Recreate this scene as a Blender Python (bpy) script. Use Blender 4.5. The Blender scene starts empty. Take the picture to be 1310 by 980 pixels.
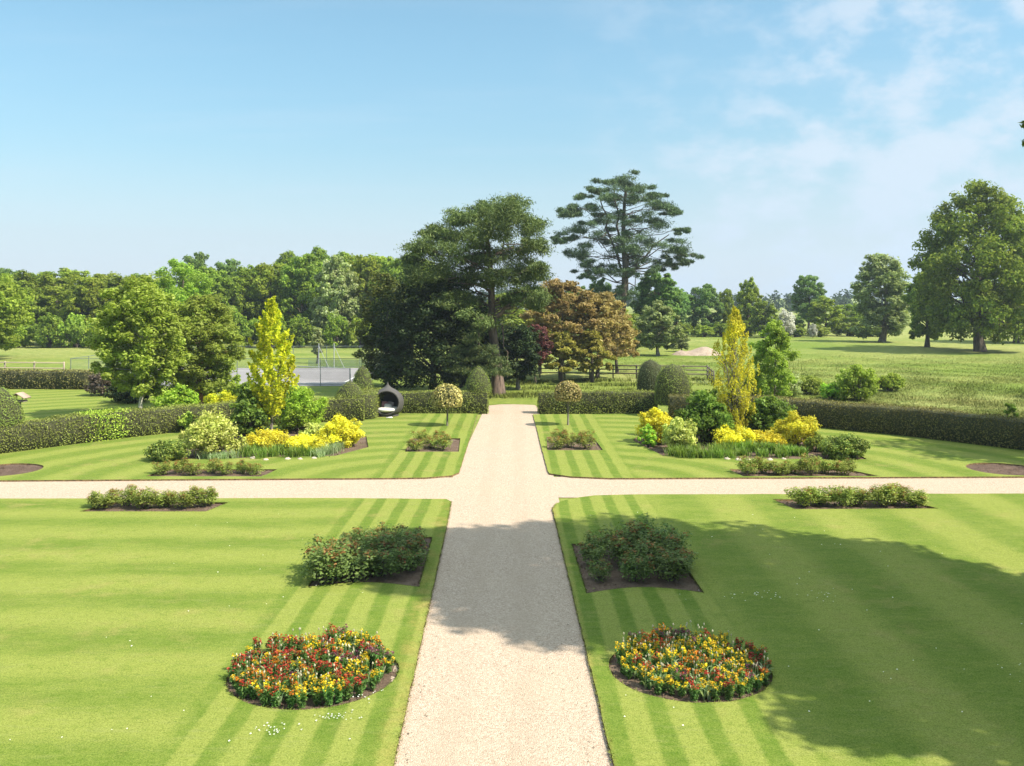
import bpy, math, random
import numpy as np
from mathutils import Vector, geometry
R = math.radians
# ------------------------------------------------------------------ camera model (level camera with a lens shift)
F, H, CX, YH = 1200.0, 6.5, 659.0, 380.0          # focal length in photo pixels, eye height, vanishing point
def gp(px, py, z=0.0):                            # ground point seen at a photo pixel
    Y = F * (H - z) / (py - YH); return ((px - CX) / F * Y, Y)
def xat(px, Y): return (px - CX) / F * Y
def zat(py, Y): return H - (py - YH) * Y / F
sc = bpy.context.scene
COL = sc.collection
# ------------------------------------------------------------------ object helpers
def link(name, mesh, parent=None, kind=None):
    o = bpy.data.objects.new(name, mesh); COL.objects.link(o)
    if parent is not None: o.parent = parent
    if kind: o['kind'] = kind
    return o
def tag(o, label, cat, group=None):
    o['label'] = label; o['category'] = cat
    if group: o['group'] = group
    return o
def thing(name, label, cat, loc, parts, scale=1.0, rot=0.0, group=None):
    o = bpy.data.objects.new(name, None); COL.objects.link(o)
    o.empty_display_size = .1
    o.location = loc if len(loc) == 3 else (loc[0], loc[1], 0.0)
    o.scale = scale if hasattr(scale, '__len__') else (scale,) * 3
    o.rotation_euler = (0, 0, rot)
    tag(o, label, cat, group)
    for n, m in (parts.items() if isinstance(parts, dict) else parts):
        link(n, m, o)
    return o
class MB:
    def __init__(s): s.v = []; s.f = []; s.m = []; s.n = 0
    def add(s, v, f, mi=0):
        v = np.asarray(v, float).reshape(-1, 3); f = np.asarray(f, int)
        s.v.append(v); s.f.append(f + s.n); s.m.append(np.full(len(f), mi, int)); s.n += len(v)
    def tube(s, pts, rad, sides=7, mi=0, cap=True):
        pts = np.asarray(pts, float); n = len(pts); rad = np.broadcast_to(np.asarray(rad, float), (n,))
        tan = np.gradient(pts, axis=0); tan /= np.linalg.norm(tan, axis=1, keepdims=True) + 1e-9
        ref = np.where(np.abs(tan[:, 2:3]) > .9, np.array([[1., 0, 0]]), np.array([[0, 0, 1.]]))
        a = np.cross(tan, ref); a /= np.linalg.norm(a, axis=1, keepdims=True) + 1e-9
        for i in range(1, n):                      # keep the frame from flipping along the tube
            p = a[i - 1] - tan[i] * np.dot(a[i - 1], tan[i]); q = np.linalg.norm(p)
            if q > 1e-4: a[i] = p / q
        b = np.cross(tan, a)
        th = np.linspace(0, 2 * math.pi, sides, endpoint=False)
        ring = pts[:, None] + rad[:, None, None] * (np.cos(th)[None, :, None] * a[:, None] + np.sin(th)[None, :, None] * b[:, None])
        i, j = np.meshgrid(np.arange(n - 1), np.arange(sides), indexing='ij'); j2 = (j + 1) % sides
        f = np.stack([i * sides + j, i * sides + j2, (i + 1) * sides + j2, (i + 1) * sides + j], -1).reshape(-1, 4)
        s.add(ring.reshape(-1, 3), f, mi)
        if cap:
            for k, base in ((0, 0), (n - 1, (n - 1) * sides)):
                c = s.n; idx = np.arange(sides)
                vv = np.concatenate([ring[k], pts[k:k + 1]])
                s.add(vv, np.stack([idx, (idx + 1) % sides, np.full(sides, sides), np.full(sides, sides)], -1), mi)
    def box(s, c, d, mi=0, rz=0.0):
        x, y, z = (q / 2 for q in d)
        v = np.array([[-x, -y, -z], [x, -y, -z], [x, y, -z], [-x, y, -z], [-x, -y, z], [x, -y, z], [x, y, z], [-x, y, z]])
        cr, sr = math.cos(rz), math.sin(rz)
        v = v @ np.array([[cr, sr, 0], [-sr, cr, 0], [0, 0, 1]]) + np.array(c)
        s.add(v, [[0, 3, 2, 1], [4, 5, 6, 7], [0, 1, 5, 4], [1, 2, 6, 5], [2, 3, 7, 6], [3, 0, 4, 7]], mi)
    def lathe(s, prof, seg=24, mi=0, keep=None):
        prof = np.asarray(prof, float); n = len(prof); th = np.linspace(0, 2 * math.pi, seg, endpoint=False)
        v = np.stack([prof[:, 0:1] * np.cos(th), prof[:, 0:1] * np.sin(th), np.repeat(prof[:, 1:2], seg, 1)], -1)
        i, j = np.meshgrid(np.arange(n - 1), np.arange(seg), indexing='ij'); j2 = (j + 1) % seg
        f = np.stack([i * seg + j, i * seg + j2, (i + 1) * seg + j2, (i + 1) * seg + j], -1).reshape(-1, 4)
        v = v.reshape(-1, 3)
        if keep is not None: f = f[keep(v[f].mean(1))]
        s.add(v, f, mi)
    def mesh(s, name, mats, smooth=False):
        me = bpy.data.meshes.new(name)
        if not s.v: return me
        V = np.concatenate(s.v); Fc = s.f; mi = np.concatenate(s.m)
        loops, tot = [], []
        for f in Fc:
            if f.shape[1] == 4:
                tri = f[:, 2] == f[:, 3]
                if tri.any():
                    for q in f:
                        l = list(q[:3]) if q[2] == q[3] else list(q); loops.append(np.array(l)); tot.append(np.array([len(l)]))
                    continue
            loops.append(f.reshape(-1)); tot.append(np.full(len(f), f.shape[1]))
        L = np.concatenate(loops); T = np.concatenate(tot)
        me.vertices.add(len(V)); me.vertices.foreach_set('co', V.astype(np.float32).ravel())
        me.loops.add(len(L)); me.loops.foreach_set('vertex_index', L.astype(np.int32))
        me.polygons.add(len(T)); st = np.concatenate([[0], np.cumsum(T)[:-1]])
        me.polygons.foreach_set('loop_start', st.astype(np.int32)); me.polygons.foreach_set('loop_total', T.astype(np.int32))
        me.polygons.foreach_set('material_index', mi.astype(np.int32))
        if smooth: me.polygons.foreach_set('use_smooth', np.ones(len(T), bool))
        for m in (mats if isinstance(mats, (list, tuple)) else [mats]): me.materials.append(m)
        me.update(calc_edges=True)
        return me
# ------------------------------------------------------------------ node helpers
class E:                                           # a shader value with arithmetic
    def __init__(s, nt, sock): s.nt = nt; s.s = sock
    def op(s, o, *a, **k):
        n = s.nt.nodes.new('ShaderNodeMath'); n.operation = o; n.use_clamp = k.get('clamp', False)
        for i, q in enumerate((s,) + a):
            if isinstance(q, E): s.nt.links.new(q.s, n.inputs[i])
            else: n.inputs[i].default_value = q
        return E(s.nt, n.outputs[0])
    def __add__(s, o): return s.op('ADD', o)
    __radd__ = __add__
    def __sub__(s, o): return s.op('SUBTRACT', o)
    def __mul__(s, o): return s.op('MULTIPLY', o)
    __rmul__ = __mul__
    def __truediv__(s, o): return s.op('DIVIDE', o)
    def sin(s): return s.op('SINE')
    def sstep(s, a, b, lo=0.0, hi=1.0):
        n = s.nt.nodes.new('ShaderNodeMapRange'); n.interpolation_type = 'SMOOTHSTEP'
        s.nt.links.new(s.s, n.inputs[0])
        for i, q in enumerate((a, b, lo, hi)): n.inputs[i + 1].default_value = q
        return E(s.nt, n.outputs[0])
def mat(name):
    m = bpy.data.materials.new(name); m.use_nodes = True
    nt = m.node_tree; b = nt.nodes['Principled BSDF']; out = nt.nodes['Material Output']
    return m, nt, b, out
def pos(nt):
    g = nt.nodes.new('ShaderNodeNewGeometry'); sp = nt.nodes.new('ShaderNodeSeparateXYZ'); nt.links.new(g.outputs['Position'], sp.inputs[0])
    return g, E(nt, sp.outputs[0]), E(nt, sp.outputs[1]), E(nt, sp.outputs[2])
def noise(nt, vec, scale, detail=3, rough=.55, out=0, sx=None):
    n = nt.nodes.new('ShaderNodeTexNoise'); n.inputs['Scale'].default_value = scale
    n.inputs['Detail'].default_value = detail; n.inputs['Roughness'].default_value = rough
    if sx is not None:
        mp = nt.nodes.new('ShaderNodeMapping'); mp.inputs['Scale'].default_value = sx; nt.links.new(vec, mp.inputs[0]); vec = mp.outputs[0]
    nt.links.new(vec, n.inputs['Vector']); return E(nt, n.outputs[out])
def mix(nt, fac, a, b, mode='MIX'):
    n = nt.nodes.new('ShaderNodeMix'); n.data_type = 'RGBA'; n.blend_type = mode
    for i, q in ((0, fac), (6, a), (7, b)):
        if isinstance(q, E): nt.links.new(q.s, n.inputs[i])
        elif hasattr(q, 'is_linked'): nt.links.new(q, n.inputs[i])
        elif hasattr(q, '__len__'): n.inputs[i].default_value = (*q[:3], 1)
        else: n.inputs[i].default_value = q
    return n.outputs[2]
def bump(nt, b, h, strength, dist):
    n = nt.nodes.new('ShaderNodeBump'); n.inputs['Strength'].default_value = strength; n.inputs['Distance'].default_value = dist
    nt.links.new(h.s, n.inputs['Height']); nt.links.new(n.outputs[0], b.inputs['Normal'])
def rgb(h):                                        # sRGB hex -> linear
    c = [int(h[i:i + 2], 16) / 255 for i in (0, 2, 4)]
    return tuple(q / 12.92 if q <= .04045 else ((q + .055) / 1.055) ** 2.4 for q in c)
# ------------------------------------------------------------------ materials
def foliage(name, c1, c2, c3=None, trans=.48, rough=.55, spec=.25, nscale=.5, k=1.5):
    m, nt, b, out = mat(name)
    c1, c2, c3 = (None if c is None else tuple(min(q * k, .8) for q in c) for c in (c1, c2, c3))
    g, x, y, z = pos(nt)
    r = nt.nodes.new('ShaderNodeValToRGB'); nt.links.new(g.outputs['Random Per Island'], r.inputs[0])
    r.color_ramp.elements[0].color = (*c1, 1); r.color_ramp.elements[1].color = (*c2, 1)
    if c3 is not None:
        e = r.color_ramp.elements.new(.5); e.color = (*c2, 1); r.color_ramp.elements[-1].color = (*c3, 1)
    n = noise(nt, g.outputs['Position'], nscale, 2)
    oi = nt.nodes.new('ShaderNodeObjectInfo')
    hs = nt.nodes.new('ShaderNodeHueSaturation'); nt.links.new(r.outputs[0], hs.inputs['Color'])
    nt.links.new((E(nt, oi.outputs['Random']) * .02 + n * .03 + .475).s, hs.inputs['Hue'])
    nt.links.new((n.sstep(.3, .7, .78, 1.2) * (E(nt, oi.outputs['Random']) * .25 + .88)).s, hs.inputs['Value'])
    nt.links.new(hs.outputs[0], b.inputs['Base Color'])
    b.inputs['Roughness'].default_value = rough; b.inputs['Specular IOR Level'].default_value = spec
    t = nt.nodes.new('ShaderNodeBsdfTranslucent'); ms = nt.nodes.new('ShaderNodeMixShader'); ms.inputs[0].default_value = trans
    nt.links.new(mix(nt, .5, hs.outputs[0], (1, 1, .45), 'MULTIPLY'), t.inputs['Color'])
    nt.links.new(b.outputs[0], ms.inputs[1]); nt.links.new(t.outputs[0], ms.inputs[2]); nt.links.new(ms.outputs[0], out.inputs[0])
    return m
def bark(name, c1, c2, scale=6):
    m, nt, b, out = mat(name); g, x, y, z = pos(nt)
    n = noise(nt, g.outputs['Position'], scale, 5, .65, sx=(1, 1, .25))
    nt.links.new(mix(nt, n.sstep(.35, .65), c1, c2), b.inputs['Base Color']); b.inputs['Roughness'].default_value = .9
    bump(nt, b, n, .6, .05); return m
def plain(name, c, rough=.6, var=.15, scale=12, metal=0.0):
    m, nt, b, out = mat(name); g, x, y, z = pos(nt)
    n = noise(nt, g.outputs['Position'], scale, 4)
    nt.links.new(mix(nt, n, [q * (1 - var) for q in c], [q * (1 + var) for q in c]), b.inputs['Base Color'])
    b.inputs['Roughness'].default_value = rough; b.inputs['Metallic'].default_value = metal; return m
G = lambda r, g, b: (r, g, b)
M = dict(
    oak=foliage('leaf_oak', G(0.07, 0.102, 0.012), G(0.12, 0.157, 0.018), G(0.18, 0.212, 0.03), nscale=.25, spec=0.12, k=2.2),
    deep=foliage('leaf_deep', G(0.05, 0.08, 0.011), G(0.088, 0.127, 0.016), G(0.14, 0.172, 0.026), nscale=.25, spec=0.12, k=2.4),
    blue=foliage('leaf_blue', G(0.042, 0.08, 0.022), G(0.075, 0.12, 0.032), G(0.115, 0.165, 0.045), nscale=.25, spec=0.12, k=2.35),
    lime=foliage('leaf_lime', G(0.095, 0.155, 0.015), G(0.15, 0.215, 0.025), G(0.22, 0.29, 0.05), nscale=.3, spec=0.15, k=2.0),
    pale=foliage('leaf_pale', G(0.14, 0.18, 0.05), G(0.21, 0.25, 0.08), G(0.36, 0.38, 0.22), nscale=.25, spec=0.15),
    birch=foliage('leaf_birch', G(0.105, 0.145, 0.012), G(0.175, 0.225, 0.025), G(0.27, 0.31, 0.07), nscale=.7, spec=0.2, k=1.7),
    dull=foliage('leaf_dull', G(0.1, 0.14, 0.018), G(0.165, 0.215, 0.03), G(0.23, 0.27, 0.065), nscale=.5, spec=0.15, k=1.8),
    willow=foliage('leaf_willow', G(.09, .12, .04), G(.15, .18, .06), G(.22, .25, .10), nscale=.4, k=1.75),
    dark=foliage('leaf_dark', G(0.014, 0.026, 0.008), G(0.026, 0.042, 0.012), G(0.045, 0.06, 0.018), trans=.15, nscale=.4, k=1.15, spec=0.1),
    olive=foliage('leaf_olive', G(0.05, 0.065, 0.014), G(0.085, 0.1, 0.02), G(0.13, 0.14, 0.035), trans=.25, nscale=.4, k=1.2, spec=0.1),
    pine=foliage('needle_pine', G(0.032, 0.055, 0.016), G(0.06, 0.09, 0.025), G(0.1, 0.13, 0.04), trans=.15, nscale=.35, spec=0.1, k=2.05),
    cedar=foliage('needle_cedar', G(0.04, 0.07, 0.028), G(0.065, 0.105, 0.042), G(0.105, 0.15, 0.065), trans=.15, nscale=.3, spec=0.1, k=1.5),
    fir=foliage('needle_fir', G(0.04, 0.065, 0.024), G(0.075, 0.105, 0.034), G(0.14, 0.15, 0.05), trans=.15, k=1.2, spec=0.1),
    bronze=foliage('leaf_bronze', G(0.19, 0.137, 0.048), G(0.27, 0.195, 0.078), G(0.33, 0.275, 0.115), trans=.35, nscale=.5, k=1.38, spec=0.1),
    bronzeg=foliage('leaf_bronze_green', G(0.13, 0.13, 0.02), G(0.21, 0.195, 0.04), G(0.32, 0.28, 0.08), trans=.35, nscale=.5, k=1.55, spec=0.1),
    purple=foliage('leaf_purple', G(.05, .015, .018), G(.10, .03, .035), G(.15, .06, .05), trans=.35),
    mauve=foliage('leaf_mauve', G(.07, .06, .04), G(.13, .10, .075), G(.16, .14, .09), trans=.3),
    hedge=foliage('leaf_hedge', G(0.08, 0.095, 0.018), G(0.115, 0.13, 0.027), G(0.155, 0.165, 0.042), trans=.2, nscale=1.1, spec=0.12, k=2.0),
    hedged=foliage('leaf_beech_hedge', G(0.06, 0.06, 0.02), G(0.1, 0.09, 0.03), G(0.14, 0.14, 0.04), trans=.2, nscale=1.1, spec=0.12, k=2.1),
    hedgey=foliage('leaf_hedge_light', G(.10, .16, .015), G(.17, .23, .025), G(.26, .30, .05), trans=.3, nscale=1.1, k=2.1),
    yew=foliage('leaf_yew', G(0.075, 0.1, 0.017), G(0.105, 0.135, 0.026), G(0.135, 0.165, 0.038), trans=.15, nscale=1.5, spec=0.12, k=2.0),
    yewd=foliage('leaf_yew_dark', G(.03, .045, .014), G(.055, .07, .025), G(.08, .10, .04), trans=.12, nscale=1.5, k=1.9),
    holly=foliage('leaf_holly', G(.12, .13, .03), G(.32, .27, .08), G(.50, .42, .17), trans=.2, nscale=2, k=1.3),
    yellow=foliage('leaf_yellow', G(0.5, 0.42, 0.02), G(0.72, 0.6, 0.035), G(0.78, 0.68, 0.1), trans=0.4, nscale=1.2, k=1.2, spec=0.1),
    yellowg=foliage('leaf_yellow_green', G(0.24, 0.32, 0.02), G(0.52, 0.54, 0.025), G(0.68, 0.62, 0.05), trans=0.5, nscale=.8, k=1.25, spec=0.1),
    gold=foliage('leaf_gold', G(0.3, 0.34, 0.03), G(0.62, 0.54, 0.04), G(0.74, 0.64, 0.09), trans=0.5, nscale=.7, k=1.35, spec=0.1),
    varieg=foliage('leaf_variegated', G(0.2, 0.26, 0.04), G(0.36, 0.4, 0.09), G(0.5, 0.5, 0.18), trans=.35, nscale=1.2, k=1.5, spec=0.1),
    shrub=foliage('leaf_shrub', G(0.05, 0.088, 0.01), G(0.085, 0.14, 0.018), G(0.15, 0.21, 0.032), nscale=1, k=1.75),
    bright=foliage('leaf_bright', G(0.1, 0.18, 0.012), G(0.16, 0.26, 0.02), G(0.25, 0.34, 0.05), nscale=1, k=2.0),
    box=foliage('leaf_box', G(.035, .06, .01), G(.08, .12, .018), G(.20, .22, .04), trans=.25, nscale=2, k=1.9),
    strap=foliage('leaf_strap', G(0.08, 0.14, 0.02), G(0.13, 0.21, 0.032), G(0.21, 0.29, 0.06), nscale=1.5),
    glauc=foliage('leaf_glaucous', G(0.13, 0.19, 0.08), G(0.2, 0.27, 0.12), G(0.36, 0.41, 0.24), nscale=1.5),
    rose=foliage('leaf_rose', G(0.085, 0.12, 0.018), G(0.145, 0.185, 0.03), G(0.24, 0.27, 0.065), spec=0.25, nscale=3, k=1.8),
    rosed=foliage('leaf_rose_dark', G(0.045, 0.07, 0.016), G(0.075, 0.11, 0.025), G(0.125, 0.165, 0.045), spec=0.35, nscale=3, k=2.0),
    shoot=foliage('leaf_rose_shoot', G(.16, .06, .02), G(.24, .11, .04), G(.26, .20, .06), nscale=3),
    wall=foliage('leaf_wallflower', G(.04, .09, .02), G(.07, .14, .03), G(.13, .21, .06), nscale=4, k=2.0),
    fy=foliage('petal_yellow', G(.55, .33, .008), G(.72, .48, .01), G(.78, .60, .03), trans=.3, nscale=4, k=1.0),
    fr=foliage('petal_red', G(0.26, 0.016, 0.012), G(0.4, 0.04, 0.02), G(0.46, 0.09, 0.04), trans=.3, nscale=4, k=1.0),
    fo=foliage('petal_orange', G(.40, .10, .01), G(.55, .17, .012), G(.60, .28, .02), trans=.3, nscale=4, k=1.0),
    fp=foliage('petal_purple', G(.12, .03, .05), G(.20, .06, .09), G(.30, .14, .17), trans=.3, nscale=4, k=1.0),
    cream=foliage('petal_cream', G(.5, .45, .28), G(.65, .6, .42), G(.7, .65, .5), trans=.3, k=1.0),
    white=foliage('petal_white', G(.55, .55, .48), G(.7, .7, .62), G(.75, .75, .7), trans=.3, k=1.0),
    faroff=foliage('leaf_far', G(.03, .055, .025), G(.045, .075, .03), G(.06, .095, .04), k=1.1, spec=.1),
    meadow_blade=foliage('blade_meadow', G(0.12, 0.18, 0.03), G(0.17, 0.22, 0.045), G(0.25, 0.27, 0.09), trans=0.3, nscale=.35, k=1.15),
    bark=bark('bark_brown', (.05, .038, .028), (.12, .095, .07)),
    barkg=bark('bark_grey', (.10, .085, .065), (.24, .21, .17)),
    barkp=bark('bark_pine', (.06, .042, .032), (.19, .13, .095), 4),
    barkw=bark('bark_birch', (.30, .26, .21), (.62, .58, .5), 9),
    barkr=bark('bark_red', (.09, .045, .025), (.22, .11, .06), 5),
    core=plain('hedge_core', (.04, .042, .014), .95, .4, 8),
    wood=plain('fence_wood', (.115, .095, .075), .85, .4, 6),
    shingle=plain('roof_shingle', (.36, .26, .20), .85, .3, 20),
    postw=plain('post_wood', (.33, .27, .2), .85, .3, 20),
    metal=plain('fence_metal', (.13, .16, .15), .6, .2, 6),
    galv=plain('galvanised', (.35, .37, .38), .5, .2, 6),
    stone=plain('stone', (.45, .38, .29), .85, .3, 9),
    cushion=plain('cushion_white', (.72, .69, .62), .9, .06, 9),
    pink=plain('cushion_pink', (.40, .20, .20), .9, .3, 16),
    greyf=plain('cushion_grey', (.30, .25, .25), .9, .3, 16),
)
def mk_rattan():
    m, nt, b, out = mat('rattan'); tc = nt.nodes.new('ShaderNodeTexCoord')
    w1 = nt.nodes.new('ShaderNodeTexWave'); w1.bands_direction = 'Z'; w1.inputs['Scale'].default_value = 9; nt.links.new(tc.outputs['Object'], w1.inputs[0])
    w2 = nt.nodes.new('ShaderNodeTexWave'); w2.bands_direction = 'DIAGONAL'; w2.inputs['Scale'].default_value = 9; nt.links.new(tc.outputs['Object'], w2.inputs[0])
    h = E(nt, w1.outputs['Fac']) * .6 + E(nt, w2.outputs['Fac']) * .4
    nt.links.new(mix(nt, h, (.035, .032, .03), (.115, .105, .098)), b.inputs['Base Color']); b.inputs['Roughness'].default_value = .7
    bump(nt, b, h, .8, .02); return m
M['rattan'] = mk_rattan()
def mk_lawn(name, striped=True, dry=1.0):
    m, nt, b, out = mat(name); g, x, y, z = pos(nt); P = g.outputs['Position']
    big = noise(nt, P, .35, 3); med = noise(nt, P, 1.6, 4, .6); fine = noise(nt, P, 42, 3, .75); fin2 = noise(nt, P, 120, 2, .7)
    streak = noise(nt, P, 5, 3, .6, sx=(.35, 1.6, 1))
    wob = (noise(nt, P, .5, 2) - .5) * .55
    if striped:
        def st(u, per, ph=0.0, k=.55): return ((u * (2 * math.pi / per) + ph).sin()).sstep(-k, k)
        ax = (x + .4).op('ABSOLUTE')
        inner = ((x + wob * .25) * (2 * math.pi / .72) + 1.0).sin().sstep(-.25, .6)
        pat = noise(nt, P, .8, 4, .6, sx=(.45, 1.5, 1)); lnear = st(y + wob * 1.6, 2.3, -2.6, 1.0) * pat.sstep(.32, .56, .55, 1); rnear = st(x + wob, 2.75, 2.2, .8) * pat.sstep(.3, .6, .6, 1)
        # concentric sweeps of the mower along the curved hedges of the far lawns
        dx = ax - 2.0; dy = (y - 33.0) * 1.25
        rad = (dx * dx + dy * dy).op('SQRT'); far = st(rad + wob, 2.1, 0.6, .9)
        farm = y.sstep(31.5, 32.5); left = x.sstep(.2, -.2)
        outer = lnear * left + rnear * (left * -1 + 1)
        outer = outer * (farm * -1 + 1) + far * farm
        im = (ax + wob * .8).sstep(5.0, 4.3)
        s = inner * im * med.sstep(.25, .6, .75, 1.1) + outer * (im * -1 + 1) * .9
        # on the rim of the left lawn the across stripes are fainter
        amp = (big.sstep(.3, .7, .62, 1.0)) * (med.sstep(.25, .7, .75, 1.0)) * (left * (im * -1 + 1) * -.05 + 1)
    else:
        s = med.sstep(.35, .65); amp = big.sstep(.2, .8, .4, .9)
    col = mix(nt, s * amp, (.240, .27, .056), (.048, .125, .002))
    col = mix(nt, (big.sstep(.45, .68) * med.sstep(.42, .7) * .65 * dry), col, (.33, .27, .095))
    fr1 = (x + 1.80 + (y - 13) * .022).op('ABSOLUTE').sstep(.30, .06) * y.sstep(30.2, 29.6); fr2 = (x - 1.32 + (y - 13) * .012).op('ABSOLUTE').sstep(.16, .03) * y.sstep(29.5, 29)
    if striped: col = mix(nt, (fr1 + fr2 * .8) * med.sstep(.35, .65) * .5, col, (.36, .25, .08))
    col = mix(nt, streak.sstep(.5, .8) * .35 * dry, col, (.27, .27, .11))
    clov = noise(nt, P, 2.6, 4, .65); mot = noise(nt, P, 9, 3, .7, sx=(.6, 1.3, 1))
    col = mix(nt, clov.sstep(.52, .72, 0, .28), col, (.06, .14, .003)); col = mix(nt, mot.sstep(.35, .7, .0, .18), col, (.26, .275, .07))
    col = mix(nt, mot.sstep(.5, .3, .0, .24), col, (.04, .11, .002))
    tex = fine * .55 + fin2 * .45
    col = mix(nt, tex.sstep(.36, .62, .0, 1.0), mix(nt, .6, col, (.02, .055, .002)), mix(nt, .15, col, (.38, .40, .12)))
    nt.links.new(col, b.inputs['Base Color']); b.inputs['Roughness'].default_value = .85; b.inputs['Specular IOR Level'].default_value = .04
    bump(nt, b, tex, .5, .02); return m
M['lawn'] = mk_lawn('lawn_striped'); M['rough'] = mk_lawn('lawn_rough', False, 1.1)
def mk_edge():
    m, nt, b, out = mat('turf_edge'); g, x, y, z = pos(nt); n = noise(nt, g.outputs['Position'], 14, 4, .6)
    nt.links.new(mix(nt, n.sstep(.35, .65), (.09, .055, .03), (.26, .17, .07)), b.inputs['Base Color']); b.inputs['Roughness'].default_value = .95
    return m
M['edge'] = mk_edge()
def mk_gravel():
    m, nt, b, out = mat('gravel'); g, x, y, z = pos(nt); P = g.outputs['Position']
    v = nt.nodes.new('ShaderNodeTexVoronoi'); v.inputs['Scale'].default_value = 46; nt.links.new(P, v.inputs['Vector'])
    sp = nt.nodes.new('ShaderNodeSeparateColor'); nt.links.new(v.outputs['Color'], sp.inputs[0])
    big = noise(nt, P, .5, 4, .6); med = noise(nt, P, 3.5, 4, .65)
    r = nt.nodes.new('ShaderNodeValToRGB'); nt.links.new(sp.outputs[0], r.inputs[0])
    els = r.color_ramp.elements
    els[0].color = (.28, .205, .145, 1); els[1].color = (.56, .455, .365, 1)
    for p, c in ((.2, (.36, .275, .205)), (.55, (.43, .335, .257)), (.8, (.49, .388, .30))): e = els.new(p); e.color = (*c, 1)
    col = mix(nt, big.sstep(.3, .75, 0, .35), r.outputs[0], (.45, .355, .26))
    col = mix(nt, med.sstep(.52, .75, 0, .3), col, (.40, .32, .23))
    wb = (noise(nt, P, .7, 3) - .5) * .5
    tr = ((x + wb + .95).op('ABSOLUTE').sstep(.42, .08) + (x + wb - .15).op('ABSOLUTE').sstep(.42, .08)) * big.sstep(.3, .6, .25, 1.0)
    col = mix(nt, tr * .30, col, (.36, .275, .20))
    nt.links.new(col, b.inputs['Base Color']); b.inputs['Roughness'].default_value = .9; b.inputs['Specular IOR Level'].default_value = .15
    bump(nt, b, E(nt, v.outputs['Distance']) * -1 + med * .25, .8, .02); return m
M['gravel'] = mk_gravel()
def mk_soil(name, c1, c2, c3):
    m, nt, b, out = mat(name); g, x, y, z = pos(nt); P = g.outputs['Position']
    n = noise(nt, P, 16, 5, .7); n2 = noise(nt, P, 2.2, 3); n3 = noise(nt, P, 60, 2, .6)
    col = mix(nt, n.sstep(.3, .7), c1, c2); col = mix(nt, n3.sstep(.6, .75, 0, .7), col, c3)
    col = mix(nt, n2.sstep(.4, .7, 0, .4), col, c3)
    nt.links.new(col, b.inputs['Base Color']); b.inputs['Roughness'].default_value = .95; b.inputs['Specular IOR Level'].default_value = .1
    bump(nt, b, n + n3 * .4, 1.0, .06); return m
M['soil'] = mk_soil('soil', (.10, .068, .05), (.18, .125, .09), (.27, .20, .145))
M['mulch'] = mk_soil('bark_mulch', (.08, .054, .042), (.15, .10, .076), (.23, .16, .122))
def mk_meadow():
    m, nt, b, out = mat('meadow'); g, x, y, z = pos(nt); P = g.outputs['Position']
    a = noise(nt, P, .02, 4, .6); c = noise(nt, P, .12, 4, .65, sx=(.35, 1, 1)); f = noise(nt, P, 1.4, 4, .7, sx=(.6, 1, 1)); ff = noise(nt, P, 9, 3, .7)
    col = mix(nt, c.sstep(.36, .64), (.145, .21, .026), (.265, .285, .07))
    col = mix(nt, a.sstep(.42, .62, 0, .7), col, (.34, .33, .12))
    col = mix(nt, f.sstep(.40, .66, 0, .75), col, (.085, .15, .016))
    col = mix(nt, (f * .5 + ff * .5).sstep(.5, .7, 0, .5), col, (.36, .36, .16))
    nt.links.new(col, b.inputs['Base Color']); b.inputs['Roughness'].default_value = .9; b.inputs['Specular IOR Level'].default_value = .1
    bump(nt, b, f + ff * .5, .8, .3); return m
M['meadow'] = mk_meadow()
def mk_court():
    m, nt, b, out = mat('court_tarmac'); g, x, y, z = pos(nt); n = noise(nt, g.outputs['Position'], .6, 5, .6)
    nt.links.new(mix(nt, n, (.19, .175, .178), (.25, .235, .238)), b.inputs['Base Color']); b.inputs['Roughness'].default_value = .9; return m
M['court'] = mk_court(); M['paint'] = plain('line_paint', (.7, .7, .68), .7, .1, 3)
def mk_net(name, c, cover):
    m, nt, b, out = mat(name); b.inputs['Base Color'].default_value = (*c, 1); b.inputs['Roughness'].default_value = .8
    t = nt.nodes.new('ShaderNodeBsdfTransparent'); ms = nt.nodes.new('ShaderNodeMixShader')
    g, x, y, z = pos(nt); n = noise(nt, g.outputs['Position'], .8, 3)
    nt.links.new((n * .15 + cover - .07).s, ms.inputs[0])
    nt.links.new(t.outputs[0], ms.inputs[1]); nt.links.new(b.outputs[0], ms.inputs[2]); nt.links.new(ms.outputs[0], out.inputs[0]); return m
M['chain'] = mk_net('chain_link', (.22, .25, .25), .07); M['netting'] = mk_net('court_netting', (.05, .08, .07), .2)
M['windbreak'] = mk_net('windbreak_netting', (.10, .17, .11), .5)
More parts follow.
